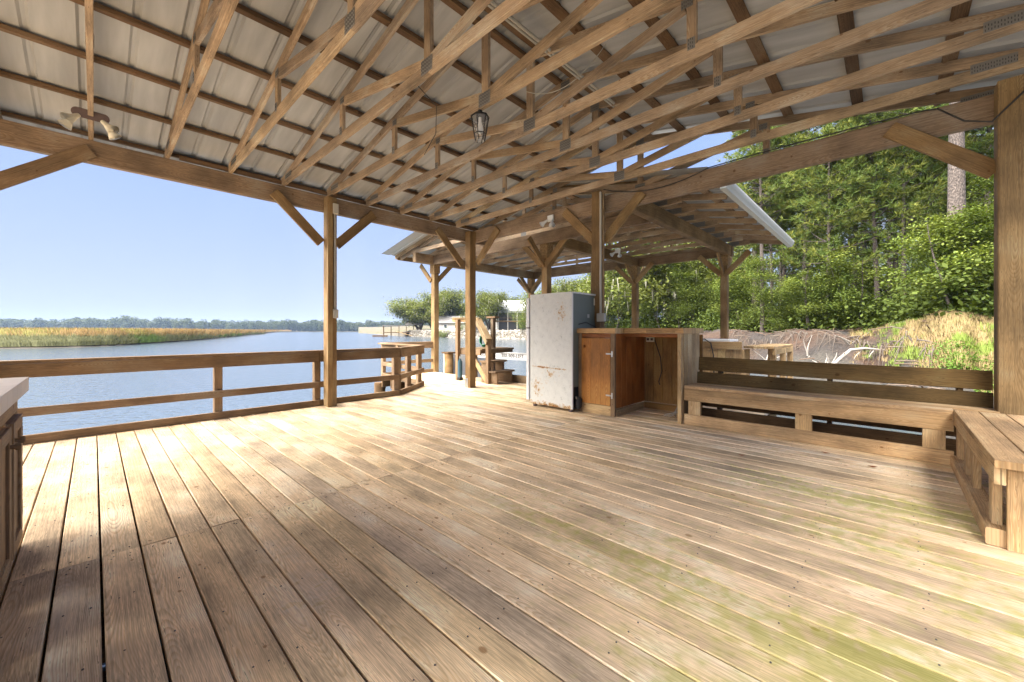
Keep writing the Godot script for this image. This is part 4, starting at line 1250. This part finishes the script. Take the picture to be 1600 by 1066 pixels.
func ground_at(px: float, d: float) -> Vector3:
	return dirpx(px, d, ground_y(px, d) - 0.08)

func woods() -> void:
	rng.seed = 404
	var pines := []
	for k in 4:
		pines.append(pine_meshes([17.0, 15.0, 19.0, 13.0][k], [0.17, 0.15, 0.32, 0.13][k], [0.5, 0.4, 0.42, 0.32][k], [70, 66, 74, 52][k], [0.8, 1.0, 0.6, 0.9][k]))
	var green := [Color(0.075, 0.115, 0.026), Color(0.155, 0.19, 0.04)]
	var olive := [Color(0.05, 0.075, 0.02), Color(0.10, 0.115, 0.028)]
	var maples := []
	for k in 3:
		maples.append(broad_meshes([6.0, 7.5, 5.0][k], [4.0, 4.6, 3.4][k], 0.06, 2, 10000, 0.115, green[0], green[1], 0.3))
	var shrubs := []
	for k in 3:
		shrubs.append(broad_meshes([2.4, 3.0, 1.7][k], [2.4, 2.6, 2.2][k], 0.025, 4, 5500, 0.078, [olive, green, olive][k][0], [olive, green, olive][k][1], 0.15))
	var oaks := []
	for k in 2:
		oaks.append(broad_meshes([12.0, 13.5][k], [15.0, 17.0][k], 0.42, 4, 22000, 0.45, Color(0.085, 0.11, 0.026), Color(0.15, 0.17, 0.045), 0.3, 8))
	print("plants meshed ", Time.get_ticks_msec())
	# the large pine and its neighbours on the bank, then the stand behind
	var big := plant("pine_tree", "thickest pine trunk with plated grey bark behind the grassy hump", "tree", pines[2], M.needles, ground_at(1494, 19.0), 0.4, 1.0, "")
	big.scale = Vector3(1.15, 1.25, 1.15)
	var spots := [[1190, 29, 0], [1255, 29, 0], [1290, 26, 3], [1345, 28, 0], [1400, 26, 0], [1455, 25, 3], [1540, 23, 0], [1225, 31, 3], [1328, 27, 0], [1375, 25, 1], [1420, 24, 3], [1230, 33, 0], [1207, 30, 1], [1262, 36, 2], [1300, 40, 1], [1350, 34, 2], [1450, 30, 0], [1530, 27, 1], [1590, 22, 0], [1180, 40, 2], [1390, 42, 2], [1475, 40, 2], [1545, 38, 0], [1245, 46, 1], [1430, 52, 0], [1160, 50, 1], [1500, 54, 0], [1280, 62, 0], [1370, 64, 0], [1560, 60, 1], [1700, 24, 1], [1680, 40, 2]]
	for q in spots:
		plant("pine_tree", ["tall pine with bare lower trunk in the wooded bank", "bushy pine with low branches in the wooded bank", "very tall thick pine standing back in the woods", "slender young pine in the wooded bank"][q[2]], "tree", pines[q[2]], M.needles, ground_at(q[0], q[1]), rr(0, TAU), rr(0.85, 1.12), "pines in the wooded bank")
	for q in [[1262, 25.5, 0], [1290, 27, 1], [1335, 24, 2], [1190, 29, 1], [1160, 33, 0], [1225, 28, 2], [1500, 16.6, 2], [1530, 17.5, 0], [1555, 20, 1], [1400, 26, 1], [1440, 23, 0], [1475, 24, 1], [1365, 31, 0], [1310, 33, 1], [1520, 30, 1], [1250, 38, 1], [1430, 36, 1], [1130, 37, 0], [1100, 42, 1], [1600, 19, 0]]:
		plant("maple_tree", ["leafy young tree with bright spring leaves along the bank", "taller leafy tree with bright green crown among the pines", "small bright green sapling at the bank edge"][q[2]], "tree", maples[q[2]], M.leaves, ground_at(q[0], q[1]), rr(0, TAU), rr(0.8, 1.15), "bright green trees in the wooded bank")
	var tall := broad_meshes(14.0, 8.5, 0.16, 2, 15000, 0.26, Color(0.08, 0.12, 0.022), Color(0.14, 0.175, 0.032), 0.25)
	for q in [[1185, 44], [1245, 40], [1300, 46], [1345, 44], [1400, 48], [1450, 45], [1515, 44], [1570, 40], [1165, 62], [1620, 34], [1140, 54]]:
		plant("hardwood_tree", "tall dark leafy tree filling the wood behind the pines", "tree", tall, M.leaves, ground_at(q[0], q[1]), rr(0, TAU), rr(0.6, 0.85), "tall leafy trees behind the pines")
	for k in 64:
		var px := rr(1120, 1580)
		var d := along(SHORE, px) + rr(3.2, 13.0) + (2.0 if px > 1380 else 0.0)
		var kind := k % 3
		plant("shrub", ["olive shrub with fine leaves on the bank edge", "bright green shrub growing on the bank", "low dark shrub under the pines"][kind], "shrub", shrubs[kind], M.leaves, ground_at(px, d), rr(0, TAU), rr(0.55, 1.05), "shrubs along the wooded bank", ["stem", "foliage"])
	for q in [[975, 60, 0, 1.0], [1050, 46, 1, 0.95], [905, 92, 1, 0.9], [1010, 80, 0, 1.2], [1110, 58, 0, 0.95]]:
		plant("live_oak", "spreading oak hung with grey moss behind the boathouse", "tree", oaks[q[2]], M.leaves, ground_at(q[0], q[1]), rr(0, TAU), q[3], "mossy oaks behind the boathouse")
	for q in [[962, 54, 1.3], [1000, 52, 1.2], [1035, 43, 1.1], [1075, 41, 1.2], [940, 60, 1.2], [1090, 39, 0.8], [985, 56, 1.5], [1060, 40, 0.8]]:
		plant("maple_tree", "pale green leafy tree at the shore behind the boathouse", "tree", maples[1], M.leaves, ground_at(q[0], q[1]), rr(0, TAU), q[2], "pale trees behind the boathouse")
	for q in [["broad mossy oak on the point beside the far dock", 655, 158, 0, 1.3], ["mossy oak partly behind the boathouse post on the point", 700, 150, 1, 1.15], ["tall oak standing in front of the porch house", 765, 120, 1, 0.9], ["oak at the side of the porch house by the fridge", 872, 118, 0, 1.0], ["oak low behind the grey roofed house", 735, 165, 0, 1.0], ["oak rising above the grey roofed house beside the post", 676, 172, 0, 1.3], ["oak between the porch house and the fridge", 855, 108, 1, 0.9], ["oak behind the white roofed house", 800, 150, 0, 1.15]]:
		plant("live_oak", q[0], "tree", oaks[q[3]], M.leaves, ground_at(q[1], q[2]), rr(0, TAU), q[4], "")
	var cone := plant("cedar_tree", "small bright green pointed tree on the rocky shore", "tree", shrubs[1], M.leaves, ground_at(818, 104), 0.3, 2.0, "")
	cone.scale = Vector3(2.0, 3.2, 2.0)
	for q in [[683, 131], [694, 129], [722, 127]]:
		plant("shrub", "bright yellow-green shrub on the far rocky shore", "shrub", shrubs[1], M.leaves, ground_at(q[0], q[1]), rr(0, 6), 1.5, "shrubs on the far shore", ["stem", "foliage"])

func scatter(called: String, mesh: Mesh, m: Material, xfs: Array, cols: Array, label: String, cat: String) -> void:
	var mm := MultiMesh.new()
	mm.transform_format = MultiMesh.TRANSFORM_3D
	mm.use_colors = true
	mm.mesh = mesh
	mm.instance_count = xfs.size()
	for k in xfs.size():
		mm.set_instance_transform(k, xfs[k])
		mm.set_instance_color(k, cols[k])
	var o := MultiMeshInstance3D.new()
	o.name = numbered(called)
	o.multimesh = mm
	o.material_override = m
	add_child(o)
	meta(o, label, cat, "", "stuff")

func blade_tuft(n: int, h: float, spread: float, w: float) -> ArrayMesh:
	var g := Geo.new()
	for k in n:
		var a := rr(0, TAU)
		var o := Vector3(cos(a), 0, sin(a)) * rr(0, spread)
		var side := Vector3(-sin(a + rr(-1, 1)), 0, cos(a)).normalized() * w
		var tip := o + Vector3(cos(a) * rr(0.05, 0.35) * h, h * rr(0.65, 1.1), sin(a) * rr(0.05, 0.35) * h)
		var midp := o.lerp(tip, 0.55) + Vector3(0, h * 0.1, 0)
		var nn := Vector3(cos(a), 0.6, sin(a)).normalized()
		var c := Color(1, 1, 1) * rr(0.75, 1.15)
		g.quad(o - side, o + side, midp + side * 0.7, midp - side * 0.7, nn, c)
		g.tri(midp - side * 0.7, midp + side * 0.7, tip, c, nn)
	return g.mesh()

func ground_cover() -> void:
	rng.seed = 909
	# marsh grass
	var tuft := blade_tuft(26, 1.35, 0.55, 0.028)
	var xs := []
	var cs := []
	for k in 15000:
		var t := rng.randf()
		var px := rr(-160, 455)
		if t < 0.35:
			px = rr(-120, 300)
		var s := along(MARSH, px)
		var e := 0.4 + pow(rng.randf(), 2.2) * minf(120.0, s * 1.2)
		if s > 300:
			e = 2.0 + rng.randf() * 200.0
		var p := dirpx(px, s + e, -1.0 + minf(e * 0.28, 1.0))
		var n := gn.get_noise_2d(p.x * 2.2, p.z * 2.2)
		var sc := rr(0.75, 1.1) * clampf(0.5 + e * 0.14, 0.5, 1.0) * (1.0 + s / 500.0)
		xs.append(Transform3D(Basis(Vector3.UP, rr(0, TAU)).scaled(Vector3(sc * 1.3, sc, sc * 1.3)), p))
		var c := Color(0.25, 0.15, 0.06).lerp(Color(0.28, 0.205, 0.08), rng.randf())
		if e < 2.2:
			c = Color(0.11, 0.115, 0.05).lerp(Color(0.085, 0.14, 0.03), clampf(n * 3, 0, 1))
		elif px < 190 + n * 220 and e < 9 and rng.randf() < 0.55:
			c = Color(0.2, 0.19, 0.05)
		c = c * rr(0.8, 1.15)
		c.a = 1
		cs.append(c)
	scatter("marsh_grass", tuft, M.blades, xs, cs, "tan and green marsh grass across the river", "grass")
	# far wood
	var clump := Geo.new()
	for k in 260:
		var v := Vector3(rng.randfn(), rng.randfn(), rng.randfn()).normalized() * pow(rng.randf(), 0.35)
		leaf(clump, Vector3(v.x * 5.5, 7.0 + v.y * 6.5, v.z * 5.5), 2.1, Color(1, 1, 1) * rr(0.6, 1.25))
	clump.tube([Vector3(0, -3, 0), Vector3(0, 8, 0)], [0.5, 0.3], 5, Color(0.5, 0.4, 0.3))
	xs = []
	cs = []
	for k in 2600:
		var px := rr(-350, 1250)
		var d := rr(860, 1010)
		var sc := rr(0.75, 1.35) * (1.0 + 0.25 * gn.get_noise_2d(px * 0.9, 7.0)) * (1.15 if px < 300 else 0.95)
		xs.append(Transform3D(Basis(Vector3.UP, rr(0, TAU)).scaled(Vector3(sc, sc * rr(1.2, 1.75), sc)), dirpx(px, d, -0.5)))
		cs.append(Color(0.038, 0.055, 0.02).lerp(Color(0.075, 0.092, 0.032), rng.randf()))
	scatter("far_treeline", clump.mesh(), M.leaves, xs, cs, "hazy line of trees along the far shore", "trees")
	# dry grass, weeds and litter of the near bank
	var short := blade_tuft(22, 0.17, 0.16, 0.006)
	xs = []
	cs = []
	for k in 9000:
		var px := rr(1330, 1640)
		var d := along(SHORE, px) + rr(0.2, 7.5)
		if px < 1400 and rng.randf() < 0.75:
			continue
		var p := ground_at(px, d) + Vector3(0, 0.05, 0)
		var n := gn.get_noise_2d(p.x * 20, p.z * 20)
		var c := Color(0.22, 0.155, 0.08).lerp(Color(0.19, 0.16, 0.065), rng.randf())
		if n > 0.14:
			c = Color(0.12, 0.165, 0.03)
		xs.append(Transform3D(Basis(Vector3.UP, rr(0, TAU)).scaled(Vector3.ONE * rr(0.6, 1.5)), p))
		cs.append(c)
	scatter("bank_grass", short, M.blades, xs, cs, "dry yellow grass covering the near hump of the bank", "grass")
	var weed := Geo.new()
	for k in 60:
		leaf(weed, Vector3(rng.randfn() * 0.16, absf(rng.randfn()) * 0.1 + 0.03, rng.randfn() * 0.16), 0.09, Color(1, 1, 1) * rr(0.7, 1.2))
	var wm := weed.mesh()
	xs = []
	cs = []
	for k in 190:
		var px := rr(1440, 1600) if k % 3 else rr(1480, 1580)
		var d := along(SHORE, px) + rr(0.0, 1.6)
		xs.append(Transform3D(Basis(Vector3.UP, rr(0, TAU)).scaled(Vector3.ONE * rr(0.5, 1.0)), ground_at(px, d) + Vector3(0, 0.06, 0)))
		cs.append(Color(0.075, 0.15, 0.025).lerp(Color(0.12, 0.2, 0.028), rng.randf()))
	scatter("weeds", wm, M.leaves, xs, cs, "bright green weeds at the foot of the grassy hump", "weeds")
	var und := Geo.new()
	for k in 150:
		leaf(und, Vector3(rng.randfn() * 0.45, absf(rng.randfn()) * 0.4 + 0.1, rng.randfn() * 0.45), 0.15, Color(1, 1, 1) * rr(0.6, 1.25))
	xs = []
	cs = []
	for k in 1700:
		var px := rr(930, 1640)
		var d := along(SHORE, px) + rr(4.0, 40.0)
		xs.append(Transform3D(Basis(Vector3.UP, rr(0, TAU)).scaled(Vector3(1, 1.3, 1) * rr(0.7, 1.9)), ground_at(px, d)))
		cs.append(Color(0.04, 0.065, 0.014).lerp(Color(0.09, 0.12, 0.022), rng.randf()))
	scatter("undergrowth", und.mesh(), M.leaves, xs, cs, "green undergrowth beneath the trees on the bank", "undergrowth")
	# pine straw and sticks on the eroded bank
	var stick := Geo.new()
	stick.tube([Vector3(-0.3, 0, 0), Vector3(0, 0.04, 0.03), Vector3(0.3, 0.0, -0.04)], [0.012, 0.014, 0.006], 5)
	xs = []
	cs = []
	for k in 200:
		var px := rr(1130, 1470)
		var d := along(SHORE, px) + rr(-2.5, 4.0)
		var b := Basis(Vector3(rr(-1, 1), rr(-1, 1), rr(-1, 1)).normalized(), rr(-0.7, 0.7)) * Basis(Vector3.UP, rr(0, TAU))
		xs.append(Transform3D(b.scaled(Vector3.ONE * rr(0.5, 2.2)), ground_at(px, d) + Vector3(0, 0.1, 0)))
		cs.append(Color(0.11, 0.09, 0.07).lerp(Color(0.09, 0.055, 0.035), rng.randf()))
	var sm := mat("stick", Color(1, 1, 1), 0.9)
	scatter("stick_litter", stick.mesh(), sm, xs, cs, "fallen sticks littering the eroded bank", "sticks")
	# riprap
	var rk := Geo.new()
	for f in 2:
		for a in 6:
			var y0 := -0.5 if f == 0 else 0.5
			var p0 := Vector3(cos(a * TAU / 6), 0, sin(a * TAU / 6)) * (0.9 + 0.2 * sin(a * 2.3))
			var p1 := Vector3(cos((a + 1) * TAU / 6), 0, sin((a + 1) * TAU / 6)) * (0.9 + 0.2 * sin((a + 1) % 6 * 2.3))
			var top := Vector3(0.15, y0, 0.1)
			rk.tri(p0, p1, top, Color.WHITE, ((p0 + p1) * 0.5 + Vector3(0, y0 * 1.6, 0)).normalized())
	xs = []
	cs = []
	for k in 1500:
		var px := rr(640, 905)
		var d := along(SHORE, px) + rr(-0.8, 4.2)
		xs.append(Transform3D(Basis(Vector3(rr(-1, 1), rr(-1, 1), rr(-1, 1)).normalized(), rr(0, 3)).scaled(Vector3.ONE * rr(0.25, 0.6)), ground_at(px, d) + Vector3(0, 0.1, 0)))
		cs.append(Color(1, 1, 1) * rr(0.6, 1.5))
	scatter("riprap", rk.mesh(), M.stone, xs, cs, "pale broken stones lining the far shore", "stones")

func drift() -> void:
	rng.seed = 31
	var defs := [["driftwood", "bleached root ball of driftwood lying on the mud", 1292, 18.6, 0.8, 13], ["driftwood", "smaller grey driftwood stump with upright roots near the table frame", 1222, 21.5, 0.6, 10]]
	for q in defs:
		var o := dirpx(q[2], q[3], ground_y(q[2], q[3]))
		var t := thing(q[0], q[1], "driftwood", o)
		for k in q[5]:
			var g := Geo.new()
			var a := rr(0, TAU)
			limb(g, Vector3(rr(-0.25, 0.25), 0.15, rr(-0.25, 0.25)) * q[4], Vector3(cos(a), rr(0.0, 1.3), sin(a)), rr(0.5, 1.2) * q[4], 0.075 * q[4], Vector3(rr(-0.6, 0.6), rr(-0.3, 0.4), rr(-0.6, 0.6)), 5)
			put(t, "root", g.mesh(), M.driftwood, Transform3D(Basis(), o))
	var o2 := dirpx(1290, 18.3, ground_y(1290, 18.3) + 0.05)
	var e := dirpx(1392, 18.4, 0.0)
	var t2 := thing("fallen_branch", "long bleached branch arching from the root ball along the mud", "branch", o2)
	var g2 := Geo.new()
	g2.tube([o2, o2.lerp(e, 0.2) + Vector3(0, 0.42, 0), o2.lerp(e, 0.38) + Vector3(0, 0.72, 0), o2.lerp(e, 0.6) + Vector3(0, 0.62, 0), o2.lerp(e, 0.85) + Vector3(0, 0.35, 0), e + Vector3(0, 0.25, 0)], [0.085, 0.075, 0.07, 0.055, 0.035, 0.012], 8)
	put(t2, "limb", g2.mesh(), M.driftwood)
	for k in 3:
		var g3 := Geo.new()
		limb(g3, o2.lerp(e, 0.3 + 0.22 * k) + Vector3(0, 0.6 - 0.1 * k, 0), Vector3(rr(-0.5, 0.8), rr(-0.6, 0.4), rr(0.2, 0.8)), 0.55, 0.03, Vector3(0, -0.5, 0))
		put(t2, "twig", g3.mesh(), M.driftwood)
	for q in [[1196, 23.2, "forked white dead branch leaning on the bank"], [1330, 20.6, "pale dead branch half buried in the bank"], [1262, 21.8, "grey dead branch lying beside the root ball"]]:
		var p := dirpx(q[0], q[1], ground_y(q[0], q[1]))
		var t := thing("dead_branch", q[2], "branch", p)
		for k in 3:
			var g := Geo.new()
			limb(g, p + Vector3(0, 0.1 * k, 0), RT * rr(-0.7, 0.9) + Vector3(0, rr(0.3, 0.9), 0), 1.5 - 0.3 * k, 0.05, Vector3(0, -0.3, 0))
			put(t, "limb", g.mesh(), M.driftwood)
	# exposed roots hanging from the eroded bank
	var r := thing("bank_roots", "dark exposed tree roots hanging from the eroded bank", "roots", dirpx(1250, 22), "", "stuff")
	var g := Geo.new()
	for k in 260:
		var px := rr(1130, 1460)
		var s := along(SHORE, px)
		var p := dirpx(px, s + rr(0.8, 2.4), 0)
		p.y = ground_y(px, s + 1.9) + rr(-0.25, 0.05)
		var d := (-dirpx(px, 1.0).normalized() * rr(0.1, 0.8) + RT * rr(-0.7, 0.7) + Vector3(0, rr(-1.0, 0.1), 0)).normalized()
		limb(g, p, d, rr(0.5, 1.5), rr(0.012, 0.04), Vector3(0, -1.0, 0) + RT * rr(-0.5, 0.5), 4)
	put(r, "roots", g.mesh(), M.root)

func window_at(h: Node3D, p: Vector3, w: float, ht: float, bs: Basis) -> void:
	var wn := sub(h, "window")
	var g := Geo.new()
	g.box(Vector3.ZERO, Vector3(w, ht, 0.06))
	put(wn, "pane", g.mesh(), M.pane, Transform3D(bs, p))
	for s in [-1.0, 1.0]:
		var f := Geo.new()
		f.box(Vector3(s * w * 0.5, 0, 0.03), Vector3(0.12, ht + 0.2, 0.1))
		put(wn, "frame", f.mesh(), M.white, Transform3D(bs, p))
		var f2 := Geo.new()
		f2.box(Vector3(0, s * ht * 0.5, 0.03), Vector3(w, 0.12, 0.08))
		put(wn, "frame", f2.mesh(), M.white, Transform3D(bs, p))

func part_box(h: Node3D, nm: String, o: Vector3, bs: Basis, p: Vector3, s: Vector3, m: Material) -> void:
	var g := Geo.new()
	g.box(Vector3.ZERO, s)
	put(h, nm, g.mesh(), m, Transform3D(bs, o + bs * p))

func gable(h: Node3D, nm: String, o: Vector3, bs: Basis, p: Vector3, w: float, d: float, rise: float, m: Material, wallm: Material) -> void:
	# ridge along local x
	var g := Geo.new()
	for s in [-1.0, 1.0]:
		var n := Vector3(0, d * 0.5, s * rise).normalized()
		g.quad(Vector3(-w / 2, 0, s * d / 2), Vector3(w / 2, 0, s * d / 2), Vector3(w / 2, rise, 0), Vector3(-w / 2, rise, 0), n, Color.WHITE)
		g.quad(Vector3(-w / 2, -0.15, s * d / 2), Vector3(w / 2, -0.15, s * d / 2), Vector3(w / 2, rise - 0.15, 0), Vector3(-w / 2, rise - 0.15, 0), -n, Color.WHITE)
		g.quad(Vector3(-w / 2, -0.15, s * d / 2), Vector3(w / 2, -0.15, s * d / 2), Vector3(w / 2, 0, s * d / 2), Vector3(-w / 2, 0, s * d / 2), Vector3(0, 0, s), Color.WHITE)
	put(h, nm, g.mesh(), m, Transform3D(bs, o + bs * p))
	var e := Geo.new()
	for s in [-1.0, 1.0]:
		e.tri(Vector3(s * (w / 2 - 0.4), -0.12, -d / 2 + 0.3), Vector3(s * (w / 2 - 0.4), -0.12, d / 2 - 0.3), Vector3(s * (w / 2 - 0.4), rise - 0.2, 0), Color.WHITE, Vector3(s, 0, 0))
	put(h, "gable_wall", e.mesh(), wallm, Transform3D(bs, o + bs * p))

func houses() -> void:
	var face := func(px: float, turn: float) -> Basis:
		var d := -dirpx(px, 1.0).normalized()
		return Basis(Vector3.UP, atan2(d.x, d.z) + turn)
	# two-storey porch house
	var o := dirpx(812, 124, 1.3)
	var bs: Basis = face.call(812, 0.25)
	var h := thing("house", "two-storey house with dark screened porches and white metal roof on the shore", "house", o)
	part_box(h, "wall", o, bs, Vector3(2, 3.0, -5), Vector3(17, 6.0, 8), M.siding)
	gable(h, "roof", o, bs, Vector3(2, 6.0, -4.5), 19, 11, 3.6, M.roof_white, M.siding)
	part_box(h, "porch_roof", o, bs, Vector3(0, 5.5, 0.6), Vector3(15, 0.25, 3.8), M.roof_white)
	part_box(h, "porch_floor", o, bs, Vector3(0, 2.7, 0.6), Vector3(15, 0.3, 3.6), M.cabinet)
	for k in 6:
		part_box(h, "porch_post", o, bs, Vector3(-7.2 + k * 2.9, 2.7, 2.2), Vector3(0.28, 5.4, 0.28), M.siding)
		if k < 5:
			part_box(h, "screen", o, bs, Vector3(-5.75 + k * 2.9, 4.2, 2.1), Vector3(2.6, 2.4, 0.05), M.screen)
			part_box(h, "screen", o, bs, Vector3(-5.75 + k * 2.9, 1.25, 2.1), Vector3(2.6, 2.5, 0.05), M.screen)
	part_box(h, "porch_rail", o, bs, Vector3(0, 3.7, 2.35), Vector3(15, 0.1, 0.1), M.cabinet)
	# low grey-roofed house
	var o2 := dirpx(718, 146, 1.2)
	var b2: Basis = face.call(718, -0.3)
	var h2 := thing("house", "low house with grey shingle roof behind the far shrubs", "house", o2)
	part_box(h2, "wall", o2, b2, Vector3(0, 1.4, 0), Vector3(14, 2.8, 8), M.siding)
	gable(h2, "roof", o2, b2, Vector3(0, 2.8, 0), 16, 10, 2.6, M.roof_gray, M.siding)
	for x in [-4.0, 0.0, 4.0]:
		window_at(h2, o2 + b2 * Vector3(x, 1.5, 4.03), 1.2, 1.3, b2)
	# white house behind the oaks
	var o3 := dirpx(1104, 62, 2.0)
	var b3: Basis = face.call(1104, 0.15)
	var h3 := thing("house", "pale house with paired windows seen through the mossy trees", "house", o3)
	part_box(h3, "wall", o3, b3, Vector3(0, 2.6, -3), Vector3(12, 5.6, 6), M.siding)
	gable(h3, "roof", o3, b3, Vector3(0, 5.4, -3), 13, 8, 3.0, M.roof_gray, M.siding)
	part_box(h3, "porch_roof", o3, b3, Vector3(0, 2.35, 1.0), Vector3(12, 0.2, 2.4), M.roof_gray)
	for x in [-4.0, -1.2, 0.3, 3.4]:
		window_at(h3, o3 + b3 * Vector3(x, 4.0, 0.03), 0.95, 1.5, b3)
	for x in [-2.0, 1.5]:
		window_at(h3, o3 + b3 * Vector3(x, 1.2, 0.03), 1.6, 1.6, b3)
	for x in [-5.0, 0.0, 5.0]:
		part_box(h3, "porch_post", o3, b3, Vector3(x, 1.1, 2.0), Vector3(0.2, 2.4, 0.2), M.white)
	# covered dock
	var o4 := dirpx(634, 158, WATER)
	var b4: Basis = face.call(634, 0.0)
	var d := thing("covered_dock", "covered dock with two low roofs and a gangway on the far shore", "dock", o4)
	part_box(d, "dock_floor", o4, b4, Vector3(-1, 1.5, 0), Vector3(15, 0.3, 5), M.dark)
	gable(d, "roof", o4, b4, Vector3(3.0, 4.6, 0), 6.5, 6.0, 1.0, M.roof_gray, M.siding)
	part_box(d, "flat_roof", o4, b4, Vector3(-4.6, 4.2, 0), Vector3(8.5, 0.22, 4.5), M.roof_gray)
	for x in [-8.4, -5.6, -2.6, 0.2, 3.0, 5.8]:
		for z in [-2.0, 2.0]:
			part_box(d, "post", o4, b4, Vector3(x, 1.9, z), Vector3(0.22, 5.0, 0.22), M.dark)
	part_box(d, "gangway", o4, b4 * Basis(Vector3(0, 0, 1), -0.28), Vector3(-0.5, 0.9, 4.0), Vector3(7.0, 0.18, 1.4), M.pale_wood)
	part_box(d, "float", o4, b4, Vector3(-9.5, 0.25, 3.0), Vector3(5.5, 0.5, 2.6), M.dark)

# ------------------------------------------------------------------ loose leaves on the deck
func litter() -> void:
	for q in [[-0.95, -3.95, "curled brown leaf lying on the deck before the bench"], [-0.42, -4.55, "small brown leaf beside the bench kick board"], [-0.1, -4.35, "flat brown leaf on the deck boards near the bench"]]:
		var g := Geo.new()
		g.quad(Vector3(-0.035, 0.012, 0), Vector3(0, 0.004, 0.014), Vector3(0.035, 0.014, 0), Vector3(0, 0.005, -0.014), Vector3.UP, Color.WHITE)
		meta(put(self, "dry_leaf", g.mesh(), M.orange_side, Transform3D(Basis(Vector3.UP, rr(0, 6)), Vector3(q[0], 0.002, q[1]))), q[2], "leaf")

func _ready() -> void:
	rng.seed = 12345
	# camera: level, lens shifted so that the horizon sits just above the middle
	var cam := Camera3D.new()
	cam.name = "camera"
	add_child(cam)
	cam.near = 0.05
	cam.far = 4000
	cam.projection = Camera3D.PROJECTION_FRUSTUM
	cam.size = 2.0 * 533.0 / 621.0 * cam.near
	cam.frustum_offset = Vector2(0, -16.0 / 621.0 * cam.near)
	cam.position = EYE
	cam.rotation_degrees = Vector3(0, 43.53, 0)
	# sky, sun, exposure
	var env := Environment.new()
	var skm := ProceduralSkyMaterial.new()
	skm.sky_top_color = Color(0.18, 0.25, 0.378)
	skm.sky_horizon_color = Color(0.31, 0.332, 0.378)
	skm.sky_curve = 0.28
	skm.sky_energy_multiplier = 1.0
	skm.ground_bottom_color = Color(0.35, 0.33, 0.3)
	skm.ground_horizon_color = Color(0.5, 0.52, 0.55)
	# thin high cloud
	var cn := noise_bytes(512, 64, 0.012, 121, 4, 1024, 512)
	var cb := PackedByteArray()
	cb.resize(1024 * 512 * 4)
	cb.fill(255)
	for k in 1024 * 512:
		cb[k * 4 + 3] = int(clampf((cn[k] - 105) * 2.0, 0, 255))
	skm.sky_cover = tex_of(1024, 512, cb, Image.FORMAT_RGBA8)
	skm.sky_cover_modulate = Color(0.17, 0.165, 0.16)
	var sky := Sky.new()
	sky.sky_material = skm
	env.background_mode = Environment.BG_SKY
	env.sky = sky
	env.tonemap_mode = Environment.TONE_MAPPER_LINEAR
	env.tonemap_exposure = 9.2
	env.fog_enabled = true
	env.fog_density = 0.00011
	env.fog_light_color = Color(0.36, 0.42, 0.5)
	env.sdfgi_enabled = true
	env.ssao_enabled = true
	env.ssil_enabled = true
	var we := WorldEnvironment.new()
	we.environment = env
	add_child(we)
	var sun := DirectionalLight3D.new()
	sun.name = "sun"
	sun.light_energy = 1.15
	sun.light_color = Color(1.0, 0.965, 0.92)
	sun.light_angular_distance = 85.0
	sun.sky_mode = DirectionalLight3D.SKY_MODE_LIGHT_ONLY
	sun.shadow_enabled = true
	add_child(sun)
	sun.look_at_from_position(Vector3(-0.2, 0.9, 0.56) * 10, Vector3.ZERO)
	materials()
	print("materials ", Time.get_ticks_msec())
	terrain()
	deck()
	pavilion()
	boathouse()
	railings()
	benches()
	refrigerator()
	bar()
	left_counter()
	fittings()
	houses()
	woods()
	ground_cover()
	drift()
	litter()
	print("built ", Time.get_ticks_msec())
